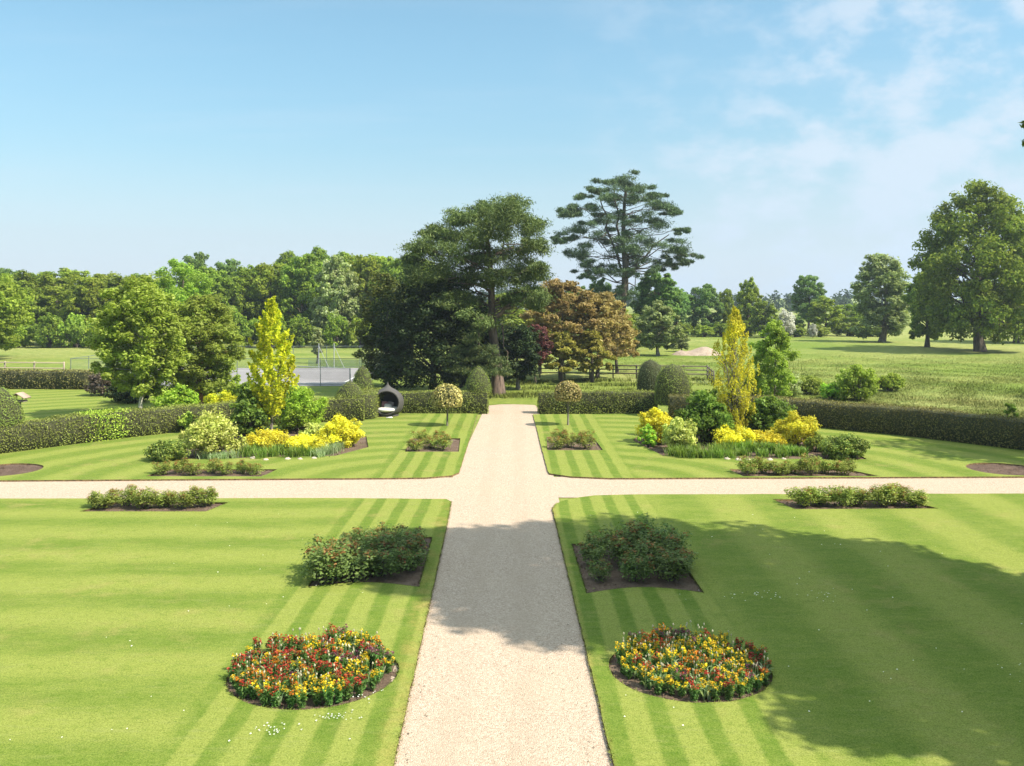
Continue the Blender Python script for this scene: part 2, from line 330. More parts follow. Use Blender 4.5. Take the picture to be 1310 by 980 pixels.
# ------------------------------------------------------------------ leaves and crowns
def unit(n, rng):
    d = rng.normal(size=(n, 3)); return d / (np.linalg.norm(d, axis=1, keepdims=True) + 1e-9)
def leaves(mb, P, N, size, rng, w=.55, T=None, mi=0, fold=.12, jit=.35):
    n = len(P); N = N / (np.linalg.norm(N, axis=1, keepdims=True) + 1e-9)
    T = unit(n, rng) if T is None else T
    T = T - N * (T * N).sum(1, keepdims=True); T /= np.linalg.norm(T, axis=1, keepdims=True) + 1e-9
    B = np.cross(N, T); s = size * (1 + jit * (rng.random((n, 1)) * 2 - 1))
    v = np.stack([P - T * s * .5, P + B * s * w * .5 + N * s * fold, P + T * s * .5, P - B * s * w * .5 + N * s * fold], 1).reshape(-1, 3)
    mb.add(v, np.arange(n * 4).reshape(-1, 4), mi)
def clump(mb, C, Rr, n_per, size, rng, flat=1.0, up=.5, shell=.35, w=.55, mi=0, out=.7):
    k = len(C); n = k * n_per
    d = unit(n, rng); c = np.repeat(C, n_per, 0); r = np.repeat(Rr, n_per)[:, None]
    rad = shell + (1 - shell) * rng.random((n, 1)) ** .6
    off = d * r * rad; off[:, 2] *= flat
    N = d * out + np.array([0, 0, up]) + unit(n, rng) * .7
    leaves(mb, c + off, N, size, rng, w, mi=mi)
PROF = dict(
    round=lambda t: np.sqrt(np.clip(1 - (2 * t - 1) ** 2, 0, 1)) ** .8,
    dome=lambda t: np.clip(np.where(t < .35, .72 + .28 * np.sin(t / .35 * math.pi / 2), np.cos((t - .35) / .65 * math.pi / 2) ** .55), 0, 1),
    oak=lambda t: np.clip(np.where(t < .4, .8 + .2 * np.sin(t / .4 * math.pi / 2), (1 - ((t - .4) / .6) ** 2.2) ** .6), 0, 1),
    cone=lambda t: np.clip(1 - t, 0, 1) ** .8,
    column=lambda t: np.clip(np.where(t < .3, .55 + .45 * t / .3, (1 - ((t - .3) / .7) ** 1.6) ** .8), 0, 1),
    hemi=lambda t: np.sqrt(np.clip(1 - t * t, 0, 1)),
)
def crown(mb, rng, h0, h1, rad, prof='round', nmain=30, mr=.3, nsub=7, sr=.5, nper=130, leaf=.3, flat=.8, up=.5, w=.6, inner=.35, squash=(1, 1), lean=(0, 0), mi=0):
    t = (np.arange(nmain) + rng.random(nmain)) / nmain
    pf = PROF[prof](t); dens = np.clip(pf, .15, 1); t = np.interp((np.arange(nmain) + .5) / nmain, np.cumsum(dens) / dens.sum(), t)
    pf = PROF[prof](t); ang = np.arange(nmain) * 2.39996 + rng.random(nmain) * .9
    R_ = rad * mr * (.75 + .5 * rng.random(nmain))
    dist = np.clip(rad * pf - R_ * .75, 0, None) * (inner + (1 - inner) * rng.random(nmain) ** .45) * (.9 + .2 * rng.random(nmain))
    z = h0 + R_ * flat * .6 + t * (h1 - h0 - R_ * flat * 1.3)
    C = np.stack([np.cos(ang) * dist * squash[0] + lean[0] * t, np.sin(ang) * dist * squash[1] + lean[1] * t, z], 1)
    d = unit(nmain * nsub, rng); d[:, 2] = d[:, 2] * .8 + .15
    S = np.repeat(C, nsub, 0) + d * np.repeat(R_, nsub)[:, None] * np.array([1, 1, flat]) * (.55 + .4 * rng.random((nmain * nsub, 1)))
    SR = np.repeat(R_, nsub) * sr * (.7 + .6 * rng.random(nmain * nsub))
    S[:, 2] = np.maximum(S[:, 2], h0 + SR * .3)
    clump(mb, S, SR, nper, leaf, rng, flat, up, .25, w, mi)
    return C, R_
def curve(p, q, rng, n=6, sag=0.0, wob=.06):
    p, q = np.asarray(p, float), np.asarray(q, float); t = np.linspace(0, 1, n)[:, None]
    L = np.linalg.norm(q - p); w = rng.normal(size=(n, 3)) * L * wob * np.sin(t * math.pi)
    return p + (q - p) * t + w + np.array([0, 0, 1]) * sag * L * np.sin(t * math.pi)
def trunk(mb, rng, h, r0, r1, ends, bare=.25, sides=9, br=.45, lean=(0, 0), steep=.6):
    n = 9; t = np.linspace(0, 1, n); p = np.zeros((n, 3)); p[:, 2] = t * h
    p[:, 0] = lean[0] * t + np.cumsum(rng.normal(size=n)) * h * .008; p[:, 1] = lean[1] * t + np.cumsum(rng.normal(size=n)) * h * .008; p[0, :2] = 0
    r = r0 + (r1 - r0) * t ** .8; r[0] *= 1.35
    p[0, 2] = -.1
    mb.tube(p, r, sides)
    for e in ends:
        hd = np.hypot(e[0], e[1]); zb = np.clip(e[2] - hd * steep, h * bare, h * .95)
        k = np.array([np.interp(zb, p[:, 2], p[:, i]) for i in range(3)]); rb = np.interp(zb, p[:, 2], r) * br
        mb.tube(curve(k, e, rng, 6, .06), np.linspace(rb, max(rb * .18, .012), 6), 5)
def tree(seed, h, rad, base, leafm, barkm, prof='oak', nmain=32, leaf=.35, nper=110, mr=.32, nsub=7, flat=.8, r0=None, bare=.2, br=.4, **k):
    rng = np.random.default_rng(seed); mb = MB()
    C, R_ = crown(mb, rng, base, h, rad, prof, nmain, mr, nsub, nper=nper, leaf=leaf, flat=flat, **k)
    tb = MB(); r0 = r0 or h * .028
    trunk(tb, rng, h * .82, r0, r0 * .2, C, bare, br=br, lean=tuple(q * .8 for q in k.get('lean', (0, 0))))
    return {'crown': mb.mesh('crown', M[leafm]), 'trunk': tb.mesh('trunk', M[barkm], True)}
def shrub(seed, h, rad, leafm, leaf=.10, nmain=22, nper=60, prof='dome', mr=.34, flat=.85, stems=7, base=.04, nsub=6, w=.55, up=.5, squash=(1, 1), sr=.5):
    rng = np.random.default_rng(seed); mb = MB()
    C, R_ = crown(mb, rng, base, h, rad, prof, nmain, mr, nsub, sr, nper, leaf, flat, up, w, .3, squash)
    sb = MB()
    for c in C[rng.permutation(len(C))[:stems]]:
        a = rng.random() * 6.28; sb.tube(curve((math.cos(a) * rad * .12, math.sin(a) * rad * .12, -.03), c, rng, 5, .05), np.linspace(.028, .01, 5) * max(.5, h), 5)
    return {'foliage': mb.mesh('foliage', M[leafm]), 'stems': sb.mesh('stems', M['bark'], True)}
# trimmed shapes: leaf cards over a solid twiggy core
def clipped_dome(seed, rad, h, leafm, leaf=.055, dens=640, prof=None, stalk=0.0):
    rng = np.random.default_rng(seed); mb = MB()
    t = np.linspace(0, 1, 14); rr = rad * (prof(t) if prof else np.cos(t * math.pi / 2) ** .62 * (.9 + .1 * np.sin(np.minimum(t * 4, 1) * math.pi / 2)))
    z = t * h + stalk
    pr = [(0.001, stalk)] + [(max(a, .001), b) for a, b in zip(rr, z)]
    mb.lathe([(a * .94, stalk + (b - stalk) * .965 + .015) for a, b in pr], 26, 1)
    if stalk: mb.lathe([(rad * .2, -.05), (rad * .17, stalk + .05)], 10, 1)
    n = int(dens * 2 * math.pi * rad * h * .95); tt = rng.random(n) ** 1.15; r = np.interp(tt, t, rr); keep = rng.random(n) < np.clip(r / rad, .15, 1)
    tt = tt[keep]; r = r[keep]; n = len(tt); a = rng.random(n) * 6.283
    nb = n // 6; rb = np.sqrt(rng.random(nb)) * rr[0]; ab = rng.random(nb) * 6.283
    dz = np.gradient(rr, z); nz = -np.interp(tt, t, dz)
    N = np.stack([np.cos(a), np.sin(a), np.clip(nz, -.3, 4)], 1)
    P = np.stack([np.cos(a) * r, np.sin(a) * r, stalk + tt * h], 1) + rng.normal(size=(n, 3)) * .022
    leaves(mb, P, N + unit(n, rng) * .9, leaf, rng, .5)
    Pb = np.stack([np.cos(ab) * rb, np.sin(ab) * rb, np.full(nb, stalk) + rng.normal(size=nb) * .02], 1)
    leaves(mb, Pb, np.tile([0, 0, -1.], (nb, 1)) + unit(nb, rng) * .7, leaf, rng, .5)
    return mb.mesh('topiary', [M[leafm], M['core']])
def hedge_mesh(seed, line, width, height, leafm, leaf=.075, dens=300, patches=()):
    """hedge along a polyline (x, y); patches = (s0, s1, material index) along its length"""
    rng = np.random.default_rng(seed); mb = MB(); L = np.asarray(line, float)
    seg = np.linalg.norm(np.diff(L, axis=0), axis=1); cum = np.concatenate([[0], np.cumsum(seg)]); tot = cum[-1]
    nn = max(3, int(tot / .8) + 1); s = np.linspace(0, tot, nn)
    def at(s): return np.stack([np.interp(s, cum, L[:, i]) for i in range(2)], 1)
    def perp(s):
        a = at(np.clip(s - .4, 0, tot)); b = at(np.clip(s + .4, 0, tot)); d = b - a; d /= np.linalg.norm(d, axis=1, keepdims=True) + 1e-9
        return np.stack([-d[:, 1], d[:, 0]], 1), d
    hz = lambda s: height * (1 + .025 * np.sin(s * .9 + seed) + .02 * np.sin(s * 2.3))
    p = at(s); nrm, _ = perp(s); hw = width / 2 * .92
    sec = [(-1, -.05), (-1, .93), (-.8, .97), (.8, .97), (1, .93), (1, -.05)]
    V = np.stack([np.concatenate([p + nrm * hw * a, (hz(s) * b)[:, None]], 1) for a, b in sec], 1); k = len(sec)
    f = [[i * k + j, i * k + (j + 1) % k, (i + 1) * k + (j + 1) % k, (i + 1) * k + j] for i in range(nn - 1) for j in range(k)]
    mb.add(V.reshape(-1, 3), f, 1)
    for e in (0, nn - 1):
        b = e * k; mb.add(V[e], [[0, 1, 4, 5], [1, 2, 3, 4]], 1)
    per = height * 2 + width; n = int(dens * tot * per); u = rng.random(n) * per; ss = rng.random(n) * tot
    base = at(ss); pn, pd = perp(ss); hh = hz(ss)
    side = np.where(u < height, -1, np.where(u < 2 * height, 1, 0))
    vz = np.where(side == -1, u, np.where(side == 1, u - height, 0)) / height
    tx = (u - 2 * height) / width * 2 - 1
    bulge = 1 - .06 * np.clip(vz - .85, 0, 1) / .15
    lump = 1 + .05 * np.sin(ss * 3.1 + vz * 4) * np.sin(ss * 1.3)
    off = np.where(side == 0, tx * width / 2, side * width / 2 * bulge * lump)
    z = np.where(side == 0, hh, vz * hh)
    P = np.concatenate([base + pn * off[:, None], z[:, None]], 1) + rng.normal(size=(n, 3)) * .03
    N = np.concatenate([pn * np.where(side == 0, 0, side)[:, None], (side == 0)[:, None] * 1.0 + .15], 1)
    mi = np.zeros(n, int)
    for s0, s1, q in patches: mi[(ss + rng.normal(size=n) * .25 > s0) & (ss + rng.normal(size=n) * .25 < s1)] = q
    sp_ = (rng.random(n) < .06) & (side == 0); P[sp_, 2] += rng.exponential(.05, sp_.sum()); gap = np.sin(ss * 2.7 + vz * 5) * np.sin(ss * .83 + 2) > .72; mi[gap & (rng.random(n) < .6) & (mi == 0)] = -1
    for q in np.unique(mi[mi >= 0]):
        w_ = mi == q; lf = leaf * (1.35 if q > 1 else 1)
        PP = P[w_] + (N[w_] * rng.random((w_.sum(), 1)) * .09 if q > 1 else 0)
        leaves(mb, PP, N[w_] + unit(w_.sum(), rng) * 1.0, lf, rng, .55, mi=int(q))
    ne = int(dens * width * height)                  # the two ends
    for e, sg in ((0., -1), (tot, 1)):
        pn1, pd1 = perp(np.array([e])); b0 = at(np.array([e]))
        P = np.concatenate([b0 + pd1 * sg * .02 + pn1 * (rng.random((ne, 1)) - .5) * width, rng.random((ne, 1)) * height], 1) + rng.normal(size=(ne, 3)) * .03
        leaves(mb, P, np.tile(np.append(pd1[0] * sg, .2), (ne, 1)) + unit(ne, rng), leaf, rng, .55)
    return mb.mesh('hedge', [M[leafm], M['core'], M['hedgey']])
# conifers with open, layered crowns
def conifer(seed, plates, h, r0, leafm, barkm, leaf=.34, nper=420, w=.16, lean=(0, 0), bare=.3, extra=(), up=.9, flat=.42, nsub=9, sr=.42, r1=.25, steep=.25):
    """plates = list of (angle, distance, z, radius): foliage pads at the limb ends"""
    rng = np.random.default_rng(seed); mb = MB(); C = []
    for a, d, z, r in plates: C.append((math.cos(a) * d, math.sin(a) * d, z))
    C = np.array(C); Rr = np.array([p[3] for p in plates]); k = len(C)
    dd = unit(k * nsub, rng); dd[:, 2] *= flat
    S = np.repeat(C, nsub, 0) + dd * np.repeat(Rr, nsub)[:, None] * (.35 + .6 * rng.random((k * nsub, 1)))
    SR = np.repeat(Rr, nsub) * sr * (.7 + .6 * rng.random(k * nsub))
    n = len(S) * nper; d = unit(n, rng); c = np.repeat(S, nper, 0); r = np.repeat(SR, nper)[:, None]
    offp = rng.normal(size=(n, 3)) * r * .45; offp[:, 2] *= .5
    T = d * .6 + np.array([0, 0, up * .6]) + unit(n, rng) * .55
    leaves(mb, c + offp, unit(n, rng) + np.array([0, 0, .8]), leaf, rng, w, T=T)
    tb = MB(); trunk(tb, rng, h, r0, r0 * r1, C[::max(1, len(C) // 60)], bare, br=.26, lean=lean, steep=steep)
    for p, q, ra in extra: tb.tube(curve(p, q, rng, 8, .05, .04), np.linspace(ra, ra * .3, 8), 7)
    return {'crown': mb.mesh('crown', M[leafm]), 'trunk': tb.mesh('trunk', M[barkm], True)}
# ------------------------------------------------------------------ the ground, path, lawns and beds
def sheet(name, outer, holes, z, m, skirt=None, zb=None, res=None, zf=None):
    """a flat (or gently moulded) sheet with holes; skirt = material of its cut edge"""
    loops = [outer] + list(holes); V = []; edges = []
    def dens(l):
        l = [Vector(p) for p in l]; o = []
        for a, b in zip(l, l[1:] + l[:1]):
            k = max(1, int((b - a).length / res)) if res else 1
            o += [a.lerp(b, i / k) for i in range(k)]
        return [(p.x, p.y) for p in o]
    loops = [dens(l) for l in loops]
    mb = MB()
    if res:
        pts = [Vector(p) for l in loops for p in l]; i0 = 0
        for l in loops:
            k = len(l); edges += [(i0 + i, i0 + (i + 1) % k) for i in range(k)]; i0 += k
        xs = [p[0] for p in loops[0]]; ys = [p[1] for p in loops[0]]; rr = random.Random(3)
        gx = np.arange(min(xs) + res, max(xs), res); gy = np.arange(min(ys) + res, max(ys), res)
        pts += [Vector((a + rr.uniform(-.25, .25) * res, b + rr.uniform(-.25, .25) * res)) for a in gx for b in gy]
        vo, eo, fo, *_ = geometry.delaunay_2d_cdt(pts, edges, [], 1, 1e-4)
        v = [(p.x, p.y, z + (zf(p.x, p.y) if zf else 0)) for p in vo]; f = [list(q) for q in fo if len(q) == 3]
    else:
        tess = geometry.tessellate_polygon([[Vector((*p, 0)) for p in l] for l in loops])
        flat = [p for l in loops for p in l]; v = [(*p, z) for p in flat]; f = [list(t) for t in tess]
    v = np.array(v); f = np.array(f)
    a, b, c = v[f[:, 0]], v[f[:, 1]], v[f[:, 2]]
    fl = np.cross(b - a, c - a)[:, 2] < 0; f[fl] = f[fl][:, ::-1]
    mb.add(v, f, 0)
    if skirt is not None:
        for l in loops:
            k = len(l); vv = [(*p, z) for p in l] + [(*p, zb) for p in l]
            mb.add(vv, [[i, (i + 1) % k, k + (i + 1) % k, k + i] for i in range(k)], 1)
    me = mb.mesh(name, [m] + ([skirt] if skirt is not None else []))
    return link(name, me, None, 'structure')
rnd = random.Random(7)
def circle(c, r, n=48, jit=.0): return [(c[0] + math.cos(i / n * 6.28319) * r * (1 + rnd.uniform(-jit, jit)), c[1] + math.sin(i / n * 6.28319) * r * (1 + rnd.uniform(-jit, jit))) for i in range(n)]
def wav(pts, amp=.012, step=.35):                     # hand-cut edges wander a little
    o = []
    for a, b in zip(pts, pts[1:] + pts[:1]):
        L = math.dist(a, b); k = max(1, min(120, int(L / step)))
        for i in range(k):
            t = i / k; j = amp if 0 < i else 0
            o.append((a[0] + (b[0] - a[0]) * t + rnd.uniform(-j, j), a[1] + (b[1] - a[1]) * t + rnd.uniform(-j, j)))
    return o
S = 4000
gmb = MB(); gmb.add([(-S, -60, -.02), (S, -60, -.02), (S, S, -.02), (-S, S, -.02)], [[0, 1, 2, 3]]); link('ground', gmb.mesh('ground', M['meadow']), None, 'structure')
sheet('gravel_path', [(-2.0, 3), (1.7, 3), (1.4, 30.4), (40, 30.4), (40, 33.9), (1.4, 33.9), (1.35, 56.3), (.6, 56.9), (-.9, 56.8), (-1.75, 56), (-2.25, 33.8), (-40, 33.4), (-40, 29.7), (-2.25, 29.8)], [], 0.0, M['gravel'])
ZL = .055                                            # the turf stands a little above the gravel
BED_L = circle((-3.45, 16.1), 1.45, 44, .008); BED_R = circle((3.02, 16.3), 1.40, 44, .008)
def arc(a, b, sag, n=9): return [(a[0] + (b[0] - a[0]) * i / n, a[1] + (b[1] - a[1]) * i / n + sag * math.sin(i / n * math.pi)) for i in range(n)]
ROSE_L = arc((-4.62, 20.85), (-2.13, 20.85), .35) + [(-2.13, 20.85), (-2.22, 25.2), (-4.65, 25.2)]
ROSE_R = arc((1.55, 20.4), (4.12, 20.45), .42) + [(4.12, 20.45), (4.06, 24.6), (1.47, 24.5)]
ROW_NL = [(-13.1, 28.2), (-9.3, 28.2), (-9.0, 29.45), (-12.6, 29.5)]
ROW_NR = [(8.5, 28.5), (12.9, 28.6), (12.4, 29.8), (8.2, 29.9)]
ROW_FL = [(-13.3, 33.75), (-9.1, 33.7), (-8.9, 35.1), (-13.0, 35.1)]
ROW_FR = [(8.2, 33.75), (13.1, 33.8), (12.4, 35.1), (8.0, 35.1)]
SQ_L = [(-4.6, 39.1), (-2.35, 39.1), (-2.5, 42.8), (-4.7, 42.8)]
SQ_R = [(1.35, 39.5), (3.7, 39.5), (3.6, 43.2), (1.45, 43.2)]
MUL_L = circle((-19.1, 35.0), 1.35, 40, .01); MUL_R = circle((18.35, 35.2), 1.3, 40, .01)
ISL_L = [(-14.4, 37.5), (-12, 37.3), (-9.5, 37.9), (-7.3, 38.1), (-6.3, 40.3), (-6.9, 43.5), (-8.6, 46.5), (-14, 44.6), (-14.9, 41)]
ISL_R = [(5.3, 42.2), (6.0, 38.1), (9, 37.5), (12.3, 37.3), (14.0, 37.3), (14.1, 39.4), (13.0, 44.2), (9, 46.5), (6.2, 45.2)]
HEDGE_L = [(-30, 24.5), (-25.8, 32.5), (-21.6, 38.9), (-18.8, 42.6), (-16.3, 45.4), (-13, 47.4), (-9.9, 48.9), (-8.0, 49.3)]
HEDGE_R = [(30, 26.5), (25.8, 33.5), (21.8, 39.9), (18.6, 43.9), (15.3, 46.9), (12.5, 48.6), (9.6, 49.6), (8.2, 49.8)]
sheet('lawn', wav([(-40, 3), (-1.55, 3), (-1.68, 13), (-1.92, 25.9), (-2.02, 29.6), (-2.2, 29.95), (-6, 30.1), (-12, 30.05), (-18, 30.0), (-40, 29.9)]), [BED_L, ROSE_L, ROW_NL], ZL, M['lawn'], M['edge'], -.02)
sheet('lawn', wav([(1.55, 3), (40, 3), (40, 30.75), (18, 30.8), (10, 30.7), (4, 30.65), (2.6, 30.5), (1.75, 30.0), (1.28, 29.3), (1.14, 28.6), (1.18, 25.7), (1.36, 13)]), [BED_R, ROSE_R, ROW_NR], ZL, M['lawn'], M['edge'], -.02)
sheet('lawn', wav([(-40, 33.1), (-18, 33.0), (-10, 33.25), (-5, 33.4), (-3.2, 33.5), (-2.3, 33.9), (-2.06, 34.5), (-2.08, 51.9), (-8.6, 52), (-10.3, 48.9)] + HEDGE_L[5:0:-1] + [(-40, 26)]), [ROW_FL, SQ_L, MUL_L, ISL_L], ZL, M['lawn'], M['edge'], -.02)
sheet('lawn', wav([(40, 33.75), (18, 33.7), (8, 33.5), (3.4, 33.4), (2.0, 33.7), (1.25, 34.3), (1.2, 35), (.98, 51.6), (8.6, 51.9), (10, 49.9)] + HEDGE_R[5:0:-1] + [(40, 27)]), [ROW_FR, SQ_R, MUL_R, ISL_R], ZL, M['lawn'], M['edge'], -.02)
sheet('lawn', [(-46, 38), (-28, 32), (-21, 40.2), (-15.5, 47), (-10, 50.2), (-9.5, 58), (-13, 62), (-29, 67), (-50, 68)], [], .0, M['lawn'])
sheet('lawn', [(-9.4, 53), (-.5, 56.95), (1.2, 56.5), (1.5, 53), (17, 53), (20, 60), (16, 70), (-2, 74.6), (-10, 68)], [], .004, M['rough'])
def inside(x, y, poly):
    r = np.zeros(len(x), bool); P = list(poly)
    for (x0, y0), (x1, y1) in zip(P, P[1:] + P[:1]):
        if y0 != y1: r ^= ((y0 > y) != (y1 > y)) & (x < (x1 - x0) * (y - y0) / (y1 - y0) + x0)
    return r
rs = random.Random(4)
def mound(x, y): return .018 * math.sin(x * 9.1 + y * 4.7) * math.sin(y * 8.3 - x * 3.1) + rs.uniform(-.014, .014)
for bed, m in ((BED_L, 'soil'), (BED_R, 'soil'), (ROSE_L, 'soil'), (ROSE_R, 'soil'), (ROW_NL, 'soil'), (ROW_NR, 'soil'), (ROW_FL, 'soil'), (ROW_FR, 'soil'), (SQ_L, 'soil'), (SQ_R, 'soil'), (MUL_L, 'mulch'), (MUL_R, 'mulch'), (ISL_L, 'soil'), (ISL_R, 'soil')):
    cx = sum(p[0] for p in bed) / len(bed); cy = sum(p[1] for p in bed) / len(bed)
    big = [(cx + (p[0] - cx) * 1.03, cy + (p[1] - cy) * 1.03) for p in bed]
    so = sheet('soil', big, [], .002, M[m], None, None, .16 if m == 'soil' and len(bed) != 9 else .3, mound)
    rc = np.random.default_rng(len(bed)); xs = [p[0] for p in bed]; ys = [p[1] for p in bed]; nc = int((max(xs) - min(xs)) * (max(ys) - min(ys)) * 55)
    qx = rc.uniform(min(xs), max(xs), nc); qy = rc.uniform(min(ys), max(ys), nc); kk = inside(qx, qy, bed); qx, qy = qx[kk], qy[kk]; nc = len(qx); cm = MB(); rr0 = .012 + .03 * rc.random(nc) ** 3
    base = np.array([[1, 0, 0], [-.5, .87, 0], [-.5, -.87, 0], [0, 0, 1.0]]); cv = np.stack([qx, qy, np.full(nc, .006)], 1)[:, None] + (base[None] + rc.normal(size=(nc, 4, 3)) * .25) * rr0[:, None, None]
    cf = (np.arange(nc)[:, None, None] * 4 + np.array([[0, 1, 3], [1, 2, 3], [2, 0, 3]])[None]).reshape(-1, 3); om = so.data
    V0 = np.empty(len(om.vertices) * 3, np.float32); om.vertices.foreach_get('co', V0); F0 = np.array([list(p.vertices) for p in om.polygons]); cm.add(V0.reshape(-1, 3), F0); cm.add(cv.reshape(-1, 3), cf); so.data = cm.mesh('soil', M[m])
# ------------------------------------------------------------------ hedges and topiary
hd = link('hedge', hedge_mesh(1, HEDGE_L, 1.15, 1.22, 'hedge', .066, 400, [(12.2, 15.2, 2), (20.6, 22.2, 2)]))
tag(hd, 'long curved clipped hedge with a lime green patch left of the path', 'hedge')
hd = link('hedge', hedge_mesh(2, HEDGE_R, 1.3, 1.3, 'hedged', .066, 400))
tag(hd, 'long curved dark brown beech hedge on the side of the meadow', 'hedge')
hd = link('hedge', hedge_mesh(3, [(-8.3, 52.6), (-1.55, 52.6)], .95, 1.2, 'hedge', .062, 480))
tag(hd, 'straight clipped hedge behind the hooded wicker daybed', 'hedge')
hd = link('hedge', hedge_mesh(4, [(1.32, 52.6), (7.9, 52.6)], .95, 1.2, 'hedge', .062, 480))
tag(hd, 'straight clipped hedge right of the path end, behind a lollipop tree', 'hedge')
hd = link('hedge', hedge_mesh(5, [(-9.3, 49.3), (-8.0, 49.6), (-7.75, 52.3)], 1.1, 1.38, 'hedge', .062, 480))
tag(hd, 'short L shaped hedge block under a clipped dome beside the daybed', 'hedge')
hd = link('hedge', hedge_mesh(6, [(-60, 66.5), (-44, 67.2), (-35, 67.0), (-30.2, 66.6)], 1.5, 1.25, 'hedged', .12, 120))
tag(hd, 'dark hedge across the far end of the striped side lawn', 'hedge')
def top(px, pbase, ptop, hw, Y, leafm, label, seed, stalk=0.0, prof=None):
    X = xat(px, Y); zb = zat(pbase, Y); h = zat(ptop, Y) - zb; r = hw / F * Y
    o = link('topiary', clipped_dome(seed, r, h, leafm, prof=prof, stalk=stalk)); o.location = (X, Y, zb - stalk); tag(o, label, 'topiary'); return o
egg = lambda t: np.sqrt(np.clip(1 - np.abs(t * 1.28 - .28) ** 2.2, 0, 1))
top(448, 514, 487, 19.5, 49.6, 'yew', 'low clipped dome sitting on the hedge block beside the daybed', 11)
top(463.5, 503, 467, 14.5, 52.6, 'yew', 'taller clipped dome behind the low dome, left of the daybed', 12)
top(612, 504, 468, 17.5, 52.9, 'yew', 'clipped dome on the hedge end beside the pine trunk', 13)
top(861, 517, 464, 23, 51.0, 'yew', 'light green egg shaped topiary above the leafy shrubs, in front of a darker one', 14, .5, egg)
top(832, 500, 459, 17, 53.6, 'yewd', 'dark rounded topiary on a short stalk behind the light egg shaped one', 15, 1.2, egg)
top(-5, 546, 492, 33, 39.4, 'yew', 'large clipped dome on the curved hedge at the edge of the view', 16)
# lollipop hollies
def lolli(px, pb, ptop, hw, label, seed, tilt):
    X, Y = gp(px, pb); r = hw / F * Y; ht = zat(ptop, Y); ch = r * 1.75
    rng = np.random.default_rng(seed); mb = MB()
    n = 2600; d = unit(n, rng); d[:, 2] = np.where(d[:, 2] < -.45, -.45, d[:, 2])
    P = d * np.array([r, r, ch * .56]) * (.9 + .13 * rng.random((n, 1))) + np.array([0, 0, ht - ch * .56])
    leaves(mb, P, d + unit(n, rng) * .8, .115, rng, .55)
    mb.lathe([(.001, ht - ch * .8), (r * .72, ht - ch * .78), (r * .9, ht - ch * .5), (r * .7, ht - ch * .2), (.001, ht - ch * .06)], 16, 1)
    tb = MB(); tb.tube([(0, 0, -.05), (.01, 0, .3), (tilt, .01, ht - ch * .7)], [.055, .045, .04], 8)
    tb.tube([(tilt * .9, 0, ht - ch * .85), (tilt + .1, .05, ht - ch * .6)], [.035, .02], 6)
    thing('lollipop_tree', label, 'standard holly', (X, Y, .03), {'crown': mb.mesh('crown', [M['holly'], M['core']]), 'trunk': tb.mesh('trunk', M['barkg'], True)}, group='clipped lollipop trees on the far lawns')
lolli(572, 546, 492, 19.5, 'cream variegated lollipop tree between daybed and path', 21, .02)
lolli(726.5, 545, 488, 17, 'bronze cream lollipop tree on the lawn right of the path', 22, .03)
